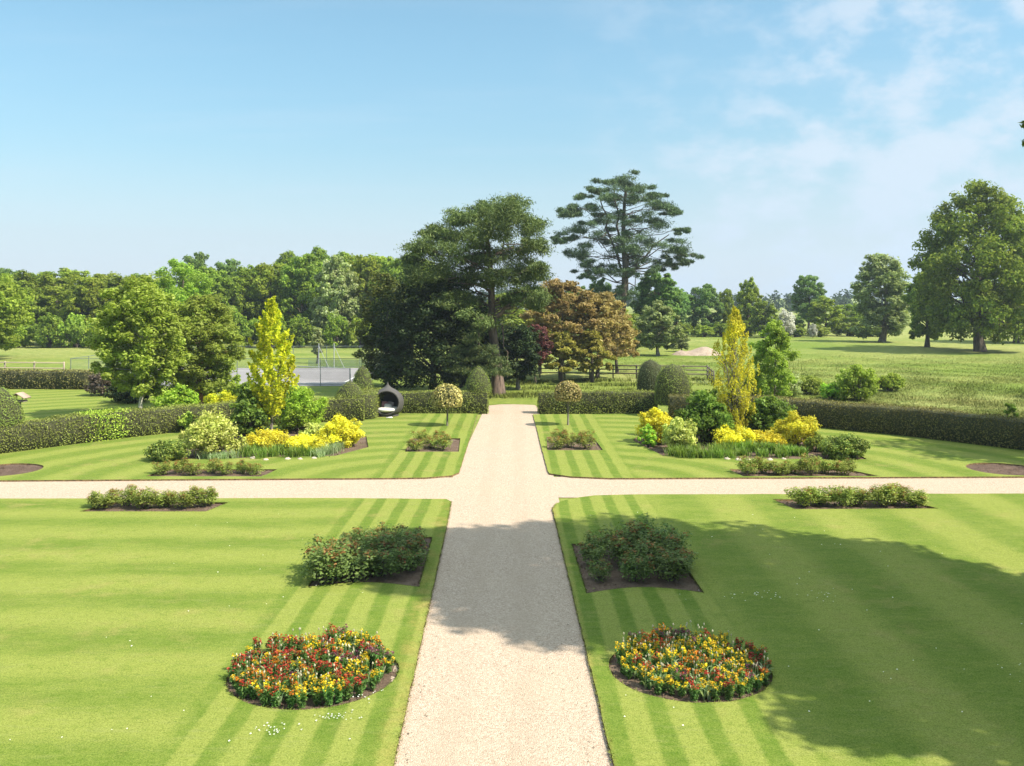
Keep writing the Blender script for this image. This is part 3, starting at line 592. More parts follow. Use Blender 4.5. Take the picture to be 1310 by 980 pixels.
# ------------------------------------------------------------------ the hooded daybed
def daybed():
    X, Y = gp(496, 532); Y = 51.0; X = xat(496, Y)
    o = thing('daybed', 'hooded dark wicker daybed shaped like a teardrop before the hedge', 'daybed', (X, Y, ZL), {}, (1.06, 1.06, .97))
    pr = [(.50, .10), (.66, .22), (.77, .42), (.82, .64), (.82, .86), (.77, 1.06), (.66, 1.24), (.50, 1.39), (.33, 1.50), (.18, 1.59), (.08, 1.69), (.035, 1.80), (.012, 1.9)]
    pr = [(np.interp(t, np.arange(len(pr)), [p[0] for p in pr]), np.interp(t, np.arange(len(pr)), [p[1] for p in pr])) for t in np.linspace(0, len(pr) - 1, 40)]
    opn = lambda c: ~((c[:, 1] < -.1) & (c[:, 0] ** 2 + (c[:, 2] - .78) ** 2 < .64 ** 2))
    mb = MB(); mb.lathe(pr, 72, 0, opn); mb.lathe([(a * .94, b * .985 + .02) for a, b in pr], 72, 0, opn)
    mb.lathe([(.001, .12), (.5, .10)], 72, 0)
    link('shell', mb.mesh('shell', M['rattan'], True), o)
    th = np.linspace(0, 2 * math.pi, 49); rim = np.stack([np.cos(th) * .645, np.zeros(49), .78 + np.sin(th) * .645], 1)
    zr = np.interp(rim[:, 2], [p[1] for p in pr], [p[0] for p in pr]); rim[:, 1] = -np.sqrt(np.clip(zr ** 2 - rim[:, 0] ** 2, .01, 9))
    rb = MB(); rb.tube(rim, .045, 8, cap=False); link('rim', rb.mesh('rim', M['rattan'], True), o)
    bb = MB(); bb.lathe([(.52, -.06), (.56, -.06), (.56, .10), (.5, .13), (.46, .10)], 32); link('base', bb.mesh('base', M['rattan'], True), o)
    c = MB(); c.lathe([(.001, .2), (.5, .2), (.66, .26), (.70, .33), (.64, .40), (.4, .44), (.001, .45)], 40)
    cu = link('seat_cushion', c.mesh('seat_cushion', M['cushion'], True)); cu.location = (X, Y, ZL + .03); tag(cu, 'round white seat cushion inside the wicker daybed', 'cushion')
    def pillow(x, y, z, rx, rz, m, label, w=.36):
        g = 12; u = np.linspace(-1, 1, g); a, b = np.meshgrid(u, u, indexing='ij'); t = np.clip((1 - a ** 4) * (1 - b ** 4), 0, 1) ** .5 * .09
        pin = 1 - .08 * (1 - np.abs(a)) * 0 - .06 * (np.abs(a * b))
        V = np.concatenate([np.stack([a * w / 2 * pin, t, b * w / 2 * pin], -1).reshape(-1, 3), np.stack([a * w / 2 * pin, -t, b * w / 2 * pin], -1).reshape(-1, 3)])
        idx = np.arange(g * g).reshape(g, g); q = np.stack([idx[:-1, :-1], idx[1:, :-1], idx[1:, 1:], idx[:-1, 1:]], -1).reshape(-1, 4)
        pb = MB(); pb.add(V, np.concatenate([q, q[:, ::-1] + g * g])); p = link('pillow', pb.mesh('pillow', M[m], True))
        p.location = (X + x, Y + y, ZL + z); p.rotation_euler = (rx, .15, rz); tag(p, label, 'pillow', 'pillows in the daybed')
    pillow(-.18, .15, .60, -.5, .3, 'pink', 'pink patterned pillow standing in the daybed')
    pillow(.12, .2, .58, -.6, -.2, 'greyf', 'greyish pillow leaning at the back of the daybed')
    pillow(.02, -.1, .50, -1.1, .1, 'cushion', 'white pillow lying at the front of the daybed seat', .42)
    w = MB(); w.box((0, 0, .02), (.34, .2, .03), 0, .2); w.box((.03, .02, .042), (.24, .15, .02), 0, .35)
    wc = link('folded_cloth', w.mesh('folded_cloth', M['cushion'])); wc.location = (X + .22, Y - 1.0, ZL); tag(wc, 'small white folded cloth on the grass before the daybed', 'cloth')
daybed()
# ------------------------------------------------------------------ bird table behind the curved hedge
def birdtable():
    Y = 41.2; X = xat(25, Y); zt = zat(502, Y)
    o = thing('bird_table', 'small wooden bird table with a pitched roof behind the clipped dome', 'bird table', (X, Y), {})
    p = MB(); p.tube([(0, 0, -.05), (0, 0, zt - .42)], .07, 8); link('post', p.mesh('post', M['postw'], True), o)
    t = MB(); t.box((0, 0, zt - .40), (.5, .4, .03)); t.box((0, -.2, zt - .375), (.5, .02, .06)); t.box((0, .2, zt - .375), (.5, .02, .06)); link('tray', t.mesh('tray', M['postw']), o)
    u = MB()
    for a in (-.2, .2):
        for b in (-.16, .16): u = MB(); u.box((a, b, zt - .26), (.025, .025, .26)); link('upright', u.mesh('upright', M['postw']), o)
    r = MB(); e = .36
    for sg in (-1, 1):
        r.add([(0, -.3, zt), (0, .3, zt), (sg * e, .3, zt - .22), (sg * e, -.3, zt - .22), (0, -.3, zt - .03), (0, .3, zt - .03), (sg * e, .3, zt - .25), (sg * e, -.3, zt - .25)], [[0, 1, 2, 3], [4, 7, 6, 5], [0, 3, 7, 4], [1, 5, 6, 2], [3, 2, 6, 7]])
    link('roof', r.mesh('roof', M['shingle']), o)
birdtable()
# ------------------------------------------------------------------ island beds: shrubs and small trees
SH = 'shrubs of the two island beds'
def sh(px, pb, ptop, hw, leafm, label, seed, name='shrub', cat='shrub', leaf=.10, group=SH, Y=None, **k):
    if Y is None: X, Y = gp(px, pb)
    else: X = xat(px, Y)
    h = zat(ptop, Y); r = hw / F * Y
    thing(name, label, cat, (X, Y), shrub(seed, h, r, leafm, leaf, **k), group=group)
L_, Rr_ = 'in the left island bed', 'in the right island bed'
sh(271, 583, 526, 41, 'varieg', 'big pale yellow variegated shrub ' + L_, 31, leaf=.12, nmain=30, nper=50, up=.3)
sh(213, 590, 563, 28, 'box', 'low dark box bush with yellowish tips at the end of the left island bed', 32, 'box_bush', 'bush', .075, nmain=26, nper=70)
sh(318, 562, 492, 29, 'shrub', 'dark green large leaved shrub left of the yellow green tree', 33, leaf=.18, nmain=26, nper=40)
sh(382, 552, 492, 35, 'bright', 'bright green dense shrub right of the yellow green tree', 34, leaf=.12, nmain=30, nper=60)
sh(343, 576, 551, 34, 'yellow', 'low golden yellow shrub under the yellow green tree', 35, leaf=.09, nmain=22, nper=55)
sh(391, 579, 556, 33, 'yellow', 'low golden yellow shrub beside the glaucous strappy clump', 36, leaf=.09, nmain=20, nper=55)
sh(402, 568, 539, 22, 'varieg', 'small pale variegated shrub between two golden shrubs', 37, leaf=.09, nmain=18, nper=50)
sh(437, 571, 532, 30, 'yellow', 'tall bright golden shrub at the lawn end of the left island bed', 38, leaf=.10, nmain=26, nper=60)
sh(427, 574, 552, 11, 'yellowg', 'small yellow green shrub at the foot of the tall golden shrub', 39, leaf=.08, nmain=10, nper=45)
sh(840, 567, 520, 27, 'yellow', 'upright golden yellow shrub nearest the topiary ' + Rr_, 41, leaf=.10, nmain=26, nper=55)
sh(830, 572, 541, 13, 'bright', 'green lower shrub at the foot of the upright golden shrub', 411, leaf=.09, nmain=12, nper=45)
sh(870, 577, 531, 29, 'varieg', 'pale yellow green loose shrub at the corner of the right island bed', 42, leaf=.11, nmain=28, nper=45, up=.3)
sh(903, 566, 493, 39, 'shrub', 'large dark green leafy shrub before the egg shaped topiary', 43, leaf=.15, nmain=36, nper=50)
sh(983, 562, 503, 37, 'shrub', 'large dark green leafy shrub right of the golden column tree', 44, leaf=.15, nmain=34, nper=50)
sh(928, 570, 540, 18, 'dull', 'small dull green shrub under the golden column tree', 441, leaf=.12, nmain=14, nper=40)
sh(942, 573, 546, 32, 'yellow', 'low golden shrub in the middle of the right island bed', 45, leaf=.09, nmain=20, nper=55)
sh(984, 572, 551, 31, 'yellow', 'second low golden shrub behind the dark strappy plants', 46, leaf=.09, nmain=18, nper=55)
sh(1020, 572, 526, 33, 'gold', 'tall loose golden variegated shrub at the hedge end of the right island bed', 47, leaf=.10, nmain=28, nper=45, up=.3)
sh(1079, 587, 556, 34, 'box', 'low wide dark bush with yellow tips at the right island bed end', 48, 'box_bush', 'bush', .085, nmain=30, nper=65)
sh(1044, 578, 552, 15, 'dull', 'small green shrub between tall golden shrub and dark bush', 49, leaf=.09, nmain=12, nper=45)
def column_tree(seed, h, rad, base, leafm, barkm, leaf, n, spike=.25, r0=.07, w=.5, prof='column', stems=14, dens=60):
    """narrow tree of upright sprays"""
    rng = np.random.default_rng(seed); mb = MB(); tb = MB(); nb = n
    tb.tube(curve((0, 0, -.05), (0, 0, h * .86), rng, 9, 0, .008), np.linspace(r0, r0 * .2, 9), 8)
    t = (np.arange(nb) + rng.random(nb)) / nb; a = rng.random(nb) * 6.283; pf = PROF[prof](t) * rad * (.72 + .5 * np.abs(np.sin(t * 17 + a * 2)) * rng.random(nb) ** .3)
    rr = pf * (.25 + .75 * rng.random(nb) ** .5); z = base + t * (h - base) * .93
    for i in range(nb):
        q = np.array([math.cos(a[i]) * rr[i], math.sin(a[i]) * rr[i], z[i]]); L = h * (.05 + .06 * rng.random()) * (1.15 - .4 * t[i])
        k = dens; s = rng.random(k); d = np.array([math.cos(a[i]) * spike, math.sin(a[i]) * spike, 1.0]); d /= np.linalg.norm(d)
        P = q + d * (s[:, None] - .4) * L + unit(k, rng) * L * .26 * (1.1 - s[:, None])
        leaves(mb, P, unit(k, rng) + np.array([math.cos(a[i]), math.sin(a[i]), .3]) * .6, leaf, rng, w)
        if i % max(1, nb // stems) == 0: tb.tube(curve((0, 0, max(.2, q[2] - rr[i] * 1.8 - .3)), q, rng, 5, -.03), np.linspace(r0 * .35, .008, 5), 5)
    return {'crown': mb.mesh('crown', M[leafm]), 'trunk': tb.mesh('trunk', M[barkm], True)}
Y = 43.2; thing('ornamental_tree', 'upright yellow green young tree in the left island bed', 'tree', (xat(347, Y), Y), column_tree(51, zat(376, Y), 1.08, 1.2, 'yellowg', 'barkg', .17, 230, .5, dens=44), group='small trees of the island beds')
Y = 42.4; thing('ornamental_tree', 'narrow golden column tree with pale twigs in the right island bed', 'tree', (xat(940, Y), Y), column_tree(52, zat(386, Y), 1.08, .6, 'gold', 'barkg', .095, 330, .10, .05, .5, 'column', 110, 40), group='small trees of the island beds')
sh(938, 560, 470, 17, 'willow', 'thin greyish green shrub inside the golden column tree', 53, leaf=.09, nmain=22, nper=30, Y=42.7, prof='column')
# strappy perennials
def straps(seed, n, L, wdt, mats, spread=.5, r=.16):
    rng = np.random.default_rng(seed); mb = MB(); g = 5
    for i in range(n):
        a = rng.random() * 6.283; q = np.array([rng.normal() * r, rng.normal() * r, 0]); l = L * (.7 + .5 * rng.random()); sp = spread * (.4 + rng.random())
        d = np.array([math.cos(a), math.sin(a), 0]); sd = np.array([-d[1], d[0], 0]); t = np.linspace(0, 1, g)[:, None]
        p = q + d * l * sp * t ** 1.6 + np.array([0, 0, 1]) * l * (t - .55 * sp * t ** 2.4)
        wv = wdt * (1 - t ** 2 * .95); v = np.stack([p - sd * wv / 2, p + sd * wv / 2], 1).reshape(-1, 3)
        mb.add(v, [[2 * k, 2 * k + 1, 2 * k + 3, 2 * k + 2] for k in range(g - 1)], 0)
    return mb.mesh('leaves', mats)
ST = [straps(60 + i, 90, .62, .035, M['strap']) for i in range(3)] + [straps(64, 80, .55, .04, M['glauc'])]
STR = 'strappy perennials edging the island beds'
def strap_row(spots, where, kind, label):
    for i, (px, pb, s) in enumerate(spots):
        X, Y = gp(px, pb); o = link('perennial', ST[3] if kind == 'g' else ST[i % 3]); o.location = (X, Y, .0); o.scale = (s,) * 3; o.rotation_euler = (0, 0, i * 1.7)
        tag(o, label, 'perennial', STR + ' ' + where)
strap_row([(318, 584, 1), (334, 587, .9), (349, 585, 1), (362, 581, .9), (375, 586, 1), (386, 583, .9), (398, 584, .85), (330, 579, .9), (306, 581, .9), (354, 577, .85)], 'left', 's', 'green strappy leaved perennial along the left island bed')
strap_row([(414, 582, .95), (424, 580, .9), (432, 577, .85), (408, 586, .8)], 'left', 'g', 'grey green cream striped strappy clump in the left island bed')
strap_row([(262, 588, .75), (274, 589, .7), (286, 588, .75), (298, 586, .7)], 'left front', 'g', 'blue green low clump in front of the pale variegated shrub')
strap_row([(861, 584, .95), (872, 586, 1), (884, 587, .95), (896, 587, .9), (908, 587, .9), (921, 587, .85), (934, 587, .85), (868, 579, .9), (889, 580, .9)], 'right', 's', 'green strappy leaved perennial at the corner of the right island bed')
STD = [straps(70 + i, 150, .5, .045, M['strap']) for i in range(2)]
for i, (px, pb, s) in enumerate([(916, 579, .95), (930, 578, 1), (944, 577, 1), (958, 577, 1.05), (971, 578, 1), (984, 579, 1.05), (998, 580, 1), (1011, 582, .95), (1024, 583, .9), (950, 583, .8), (975, 584, .8), (1000, 585, .8)]):
    X, Y = gp(px, pb); o = link('perennial', STD[i % 2]); o.location = (X, Y, 0); o.scale = (s,) * 3; o.rotation_euler = (0, 0, i * 2.1)
    tag(o, 'fresh green leafy perennial before the low golden shrubs of the right bed', 'perennial', 'fresh green perennials of the right island bed')
def rock(seed, r):
    rng = np.random.default_rng(seed); mb = MB(); pr = [(.001, -.4), (.8, -.35), (1, 0), (.75, .4), (.35, .6), (.001, .65)]; mb.lathe([(a * r, b * r) for a, b in pr], 10)
    mb.v[0] += rng.normal(size=mb.v[0].shape) * r * .12; return mb.mesh('stone', M['stone'], True)
RK = [rock(80 + i, .12) for i in range(3)]
for i, (px, pb, s) in enumerate([(930, 589, 1), (945, 590, 1.1), (957, 590, .8), (966, 590, .9), (985, 590, 1), (1003, 589, .8)]):
    X, Y = gp(px, pb); o = link('stone', RK[i % 3]); o.location = (X, Y, .04); o.scale = (1.2 * s, s, s); o.rotation_euler = (0, 0, i); tag(o, 'small pale edging stone at the front of the right island bed', 'stone', 'edging stones of the right island bed')
for i, (px, pb, s) in enumerate([(324, 588, 1), (340, 590, .9), (368, 589, 1), (384, 589, .8), (402, 588, .9)]):
    X, Y = gp(px, pb); o = link('stone', RK[i % 3]); o.location = (X, Y, .04); o.scale = (1.2 * s, s, s); o.rotation_euler = (0, 0, i * 2); tag(o, 'small pale edging stone at the front of the left island bed', 'stone', 'edging stones of the left island bed')
# ------------------------------------------------------------------ roses
def rose(seed, h, r, leafm, red=.25, leaf=.075, n=620):
    rng = np.random.default_rng(seed); sb, fb, tb = MB(), MB(), MB()
    for i in range(12):
        a = rng.random() * 6.283; e = np.array([math.cos(a) * r * (.3 + .7 * rng.random()), math.sin(a) * r * (.3 + .7 * rng.random()), h * (.6 + .45 * rng.random())])
        c = curve((math.cos(a) * .04, math.sin(a) * .04, -.03), e, rng, 6, .08, .04); sb.tube(c, np.linspace(.012, .005, 6), 5)
        ctr = np.array([c[3], c[4], c[5]]); clump(fb, ctr, np.array([.20, .20, .17]) * (r / .42), n // 16, leaf, rng, .9, .7, .15)
        if rng.random() < red * 2.2: clump(tb, np.array([e + (0, 0, .05)]), np.array([.11]), 26, leaf * .85, rng, 1.2, .8, .1)
    clump(fb, np.array([(0, 0, h * .42)]), np.array([r * .92]), n // 2, leaf, rng, .85, .6, .5)
    p = {'stems': sb.mesh('stems', M['bark'], True), 'foliage': fb.mesh('foliage', M[leafm])}
    if tb.v: p['red_leaves'] = tb.mesh('red_leaves', M['shoot'])
    return p
RG = [rose(100 + i, .78 + .05 * i, .44, 'rose', .25) for i in range(4)]
RD = [rose(110 + i, .86 + .07 * i, .52, 'rosed', .3, .085, 560) for i in range(4)]
RB = [rose(120 + i, .72 + .05 * i, .42, 'rose', .42, .07, 520) for i in range(4)]
orders = ['first', 'second', 'third', 'fourth', 'fifth', 'sixth', 'seventh', 'eighth', 'ninth', 'tenth', 'eleventh', 'twelfth']
rr_ = random.Random(12)
def roses(spots, kinds, lab, group, smin=.85, smax=1.15):
    for i, (X, Y, s) in enumerate(spots):
        k = kinds[(i * 3 + int(abs(X) * 7)) % len(kinds)]
        thing('rose_bush', lab(i), 'rose bush', (X, Y, .0), k, (s * rr_.uniform(1.1, 1.35), s * rr_.uniform(1.1, 1.35), s * rr_.uniform(.66, .86)), rr_.uniform(0, 6.28), group)
lx = [-12.7, -12.05, -11.4, -10.8, -10.2, -9.6]
roses([(x, 28.85 + (i % 2) * .25, .80) for i, x in enumerate(lx)], RG, lambda i: f'{orders[i]} rose bush from the outer end in the left row bed nearer the viewer', 'rose bushes of the near left row bed')
rx = [8.95, 9.55, 10.2, 10.75, 11.35, 11.85, 12.35]
roses([(x, 29.1 + (i % 2) * .25, .86) for i, x in enumerate(rx)], RG, lambda i: f'{orders[i]} rose bush from the inner end in the right row bed nearer the viewer', 'rose bushes of the near right row bed')
lx = [-12.95, -12.3, -11.75, -11.15, -10.6, -10.0, -9.5]
roses([(x, 34.3 + (i % 2) * .3, .72) for i, x in enumerate(lx)], RB, lambda i: f'{orders[i]} rose bush from the outer end in the left row bed beyond the cross path', 'rose bushes of the far left row bed')
rx = [8.55, 9.15, 9.7, 10.25, 10.8, 11.4, 12.0]
roses([(x, 34.3 + (i % 2) * .3, .78) for i, x in enumerate(rx)], RG, lambda i: f'{orders[i]} rose bush from the inner end in the right row bed beyond the cross path', 'rose bushes of the far right row bed')
roses([(-4.25, 39.7, .8), (-3.65, 40.4, .85), (-3.1, 39.8, .85), (-4.2, 41.6, .85), (-3.3, 41.8, .8)], RB, lambda i: f'{orders[i]} reddish rose bush in the square bed near the left lollipop tree', 'rose bushes of the left square bed')
roses([(1.75, 40.1, .8), (2.35, 40.6, .8), (3.05, 40.1, .85), (2.0, 42.1, .85), (3.2, 42.2, .8)], RB, lambda i: f'{orders[i]} reddish rose bush in the square bed near the right lollipop tree', 'rose bushes of the right square bed')
near_l = [(-4.3, 21.3, .9), (-3.75, 21.45, .95), (-4.35, 22.1, .95), (-3.75, 22.3, .95), (-3.1, 21.9, .9), (-4.25, 23.0, .85), (-3.55, 23.1, .9), (-2.9, 22.9, .95), (-4.15, 24.1, .6), (-3.5, 24.1, .65), (-2.85, 24.0, .8), (-2.55, 22.3, .6)]
roses(near_l, RD, lambda i: f'{orders[i]} dark rose bush counted from the front of the large left rose bed', 'rose bushes of the large left bed')
near_r = [(1.95, 21.5, .5), (2.1, 23.7, .6), (2.75, 21.5, .72), (3.6, 21.5, .76), (2.75, 22.4, .85), (3.4, 22.5, .95), (3.8, 22.2, .8), (2.7, 23.3, .85), (3.35, 23.4, .95), (3.75, 23.2, .8), (1.9, 22.7, .6)]
roses(near_r, RD, lambda i: f'{orders[i]} dark shaded rose bush counted from the front of the large right rose bed', 'rose bushes of the large right bed', .9)
# ------------------------------------------------------------------ round flower beds: wallflowers and spent tulips
def wallflower(seed, petal):
    rng = np.random.default_rng(seed); fb, hb = MB(), MB()
    for i in range(6):
        a = rng.random() * 6.283; e = np.array([math.cos(a) * .085 * rng.random(), math.sin(a) * .085 * rng.random(), .30 + .12 * rng.random()]) * np.array([1.4, 1.4, 1])
        fb.tube([(0, 0, -.02), tuple(e * .6), tuple(e)], [.006, .005, .004], 4)
        k = 34; s = rng.random((k, 1)); P = e * (.12 + .83 * s) + unit(k, rng) * .04; leaves(fb, P, unit(k, rng) + (0, 0, .6), .075, rng, .26, T=unit(k, rng) + np.array([0, 0, .8]))
        k = 12; P = e + unit(k, rng) * np.array([.026, .026, .055]) + (0, 0, .0); leaves(hb, P, unit(k, rng) + (0, 0, .7), .034, rng, .9)
    return {'foliage': fb.mesh('foliage', M['wall']), 'blossoms': hb.mesh('blossoms', M[petal])}
WF = {c: [wallflower(130 + 3 * j + i, 'f' + c) for i in range(3)] for j, c in enumerate('yrop')}
def tulip(seed):
    rng = np.random.default_rng(seed); sb = MB(); lb = MB(); e = (rng.normal() * .04, rng.normal() * .04, .44 + .08 * rng.random())
    sb.tube([(0, 0, -.02), (e[0] * .4, e[1] * .4, .2), e], [.006, .005, .004], 5); hb = MB()
    hb.tube([e, (e[0], e[1], e[2] + .02), (e[0], e[1], e[2] + .05)], [.008, .019, .006], 6)
    for i in range(4):
        a = rng.random() * 6.283; d = np.array([math.cos(a), math.sin(a), 0]); sd = np.array([-d[1], d[0], 0]); t = np.linspace(0, 1, 5)[:, None]
        p = d * .20 * t ** 1.5 + np.array([0, 0, .40]) * (t - .35 * t ** 3); wv = .035 * np.sin((t * .85 + .15) * math.pi) + .004; v = np.stack([p - sd * wv / 2, p + sd * wv / 2], 1).reshape(-1, 3)
        lb.add(v, [[2 * k, 2 * k + 1, 2 * k + 3, 2 * k + 2] for k in range(4)])
    return {'stem': sb.mesh('stem', M['glauc']), 'seed_head': hb.mesh('seed_head', M['cream'], True), 'leaves': lb.mesh('leaves', M['glauc'])}
TU = [tulip(160 + i) for i in range(3)]
cname = dict(y='yellow', r='deep red', o='orange', p='dusky purple')
rf = random.Random(31)
def flower_bed(c, r, side, shift, nwall, ntul):
    pts = []
    while len(pts) < nwall:
        a = rf.random() * 6.283; d = r * .95 * math.sqrt(rf.random()); p = (c[0] + shift[0] + math.cos(a) * d * .96, c[1] + shift[1] + math.sin(a) * d * .97)
        if all(math.dist(p, q) > .15 for q in pts): pts.append(p)
    fld = [(rf.uniform(-r, r), rf.uniform(-r, r), rf.choice('yyyyyrrroyrp')) for _ in range(26)]
    for p in pts:
        k = min(fld, key=lambda q: math.dist((q[0] + c[0], q[1] + c[1]), p))[2]
        if rf.random() < .45: k = rf.choice('yyyrrop')
        thing('wallflower', f'{cname[k]} wallflower in bloom in the round bed {side} of the path', 'wallflower', (p[0], p[1], .0), WF[k][rf.randrange(3)], (1.05, 1.05, rf.choice((.5, .6, .68, .76, .88))), rf.uniform(0, 6.28), f'{cname[k]} wallflowers of the {side} round bed')
    for _ in range(ntul):
        a = rf.random() * 6.283; d = r * .88 * math.sqrt(rf.random())
        thing('tulip', f'spent tulip with cream seed head in the round bed {side} of the path', 'tulip', (c[0] + shift[0] + math.cos(a) * d, c[1] + shift[1] + math.sin(a) * d, 0), TU[rf.randrange(3)], rf.uniform(.66, .92), rf.uniform(0, 6.28), f'spent tulips of the {side} round bed')
flower_bed((-3.45, 16.1), 1.45, 'left', (-.05, .03), 150, 120)
flower_bed((3.02, 16.3), 1.40, 'right', (.06, .03), 140, 120)
# ragged turf edges: blades hanging over the cut edges of the lawns and beds
def turf():
    rng = np.random.default_rng(19); X = []; Y_ = []; Nx = []
    loops = [[(-1.68, 13), (-1.92, 25.9), (-2.02, 29.6)], [(1.36, 13), (1.18, 25.7), (1.14, 28.6), (1.28, 29.3)], [(1.55, 12.2), (1.36, 13)], [(-1.66, 12.2), (-1.68, 13)]] + [list(b) + [b[0]] for b in (BED_L, BED_R, ROSE_L, ROSE_R, ROW_NL, ROW_NR)]
    for l in loops:
        for a, b in zip(l, l[1:]):
            L = math.dist(a, b); n = int(L * 210); t = rng.random(n); X.append(a[0] + (b[0] - a[0]) * t); Y_.append(a[1] + (b[1] - a[1]) * t)
    x = np.concatenate(X); y = np.concatenate(Y_); n = len(x); x = x + rng.normal(size=n) * .016; y = y + rng.normal(size=n) * .016
    a = rng.random(n) * 6.283; h = .02 + .035 * rng.random(n) ** 2; w = .004 + .004 * rng.random(n)
    sd = np.stack([np.cos(a) * w, np.sin(a) * w, np.zeros(n)], 1); P = np.stack([x, y, np.full(n, ZL - .012)], 1); d = rng.normal(size=(n, 3)) * .8; d[:, 2] = .7
    v = np.stack([P - sd, P + sd, P + d * h[:, None]], 1).reshape(-1, 3); mb = MB(); mb.add(v, np.arange(3 * n).reshape(-1, 3)); me = mb.mesh('grass', M['lawn'])
    nv = rng.normal(size=(n, 3)) * .25; nv[:, 2] = 1; nv /= np.linalg.norm(nv, axis=1, keepdims=True); me.normals_split_custom_set_from_vertices(np.repeat(nv, 3, 0).astype(np.float32)); link('grass', me, None, 'stuff')
turf()
def litter():
    rng = np.random.default_rng(23); n = 260; y = 12.6 + 30 * rng.random(n) ** 1.5; e = rng.random(n) < .5; x = np.where(rng.random(n) < .5, -1.75 + np.abs(rng.normal(size=n)) * .3, 1.15 - np.abs(rng.normal(size=n)) * .3)
    P = np.stack([x, y, np.full(n, .012)], 1); mb = MB(); leaves(mb, P, np.tile([0, 0, 1.], (n, 1)) + unit(n, rng) * .4, .035, rng, .6); link('leaf_litter', mb.mesh('leaf_litter', M['mauve']), None, 'stuff')
litter()
# daisies in the turf
def daisies():
    rng = np.random.default_rng(9); mb = MB(); P = []
    for cx, cy, n, s in ((-2.75, 14.4, 30, .16), (-3.6, 13.9, 26, .18), (5.2, 20.2, 22, .3), (6.6, 20.3, 16, .3), (9, 16, 20, .6), (-2.3, 15.2, 14, .2)):
        P.append(np.stack([cx + rng.normal(size=n) * s, cy + rng.normal(size=n) * s * .6, np.full(n, ZL + .025)], 1))
    n = 55; P.append(np.stack([rng.uniform(1.6, 12, n), rng.uniform(13, 28, n), np.full(n, ZL + .025)], 1))
    n = 35; P.append(np.stack([rng.uniform(-9, -1.9, n), rng.uniform(13, 28, n), np.full(n, ZL + .025)], 1))
    P = np.concatenate(P); leaves(mb, P, np.tile([0, -.2, 1.], (len(P), 1)) + unit(len(P), rng) * .2, .028, rng, .95)
    link('daisies', mb.mesh('daisies', M['white']), None, 'stuff')
daisies()
# ------------------------------------------------------------------ trees behind the garden
def T(px, pb, ptop, hw, parts, nh, nr, name, label, cat='tree', group=None, rot=0.0, Y=None):
    """place a tree mesh of size nh (height), nr (radius) where the photograph shows it"""
    if Y is None: X, Y = gp(px, pb)
    else: X = xat(px, Y)
    h = zat(ptop, Y); r = hw / F * Y
    return thing(name, label, cat, (X, Y), parts, (r / nr, r / nr, h / nh), rot, group)
SB = 'trees and shrubs behind the left curved hedge'
Y = 50.5
T(180, 0, 352, 66, tree(201, 8.4, 2.5, 1.05, 'birch', 'barkw', 'round', 56, .17, 85, .30, r0=.11, bare=.06, br=.5), 8.4, 2.5, 'birch_tree', 'light green birch with a pale forked trunk behind the curved hedge', group=SB, Y=50.5)
T(256, 0, 374, 58, tree(202, 8.2, 2.5, .5, 'dull', 'barkr', 'round', 58, .16, 95, .3, r0=.2, bare=.12, br=.5), 8.2, 2.5, 'garden_tree', 'dull green rounded tree with reddish stems right of the birch', group=SB, Y=55)
T(231, 0, 329, 44, tree(203, 13.5, 4.0, 3, 'lime', 'bark', 'round', 34, .26, 80), 13.5, 4.0, 'garden_tree', 'tall yellowish green tree rising above the birch', group=SB, Y=92)
sh(228, 0, 494, 34, 'bright', 'bright green spreading shrub at the foot of the birch', 204, leaf=.17, nmain=24, nper=36, group=SB, Y=49.6)
sh(284, 0, 500, 30, 'yellowg', 'yellow green shrub behind the pale variegated shrub and hedge', 205, leaf=.15, nmain=22, nper=36, group=SB, Y=49.5)
sh(238, 0, 524, 18, 'hedgey', 'lime shrub growing out of the curved hedge top', 2051, leaf=.11, nmain=12, nper=40, group=SB, Y=45.0)
sh(132, 0, 472, 22, 'mauve', 'mauve grey leaved shrub at the end of the far dark hedge', 206, leaf=.16, nmain=20, nper=36, group=SB, Y=62)
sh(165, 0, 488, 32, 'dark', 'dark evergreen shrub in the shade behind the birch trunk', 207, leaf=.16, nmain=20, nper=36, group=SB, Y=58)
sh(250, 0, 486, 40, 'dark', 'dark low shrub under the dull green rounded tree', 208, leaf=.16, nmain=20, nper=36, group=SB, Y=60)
sh(305, 0, 478, 22, 'lime', 'small lime shrub between the rounded tree and the court', 2081, leaf=.14, nmain=16, nper=32, group=SB, Y=57)
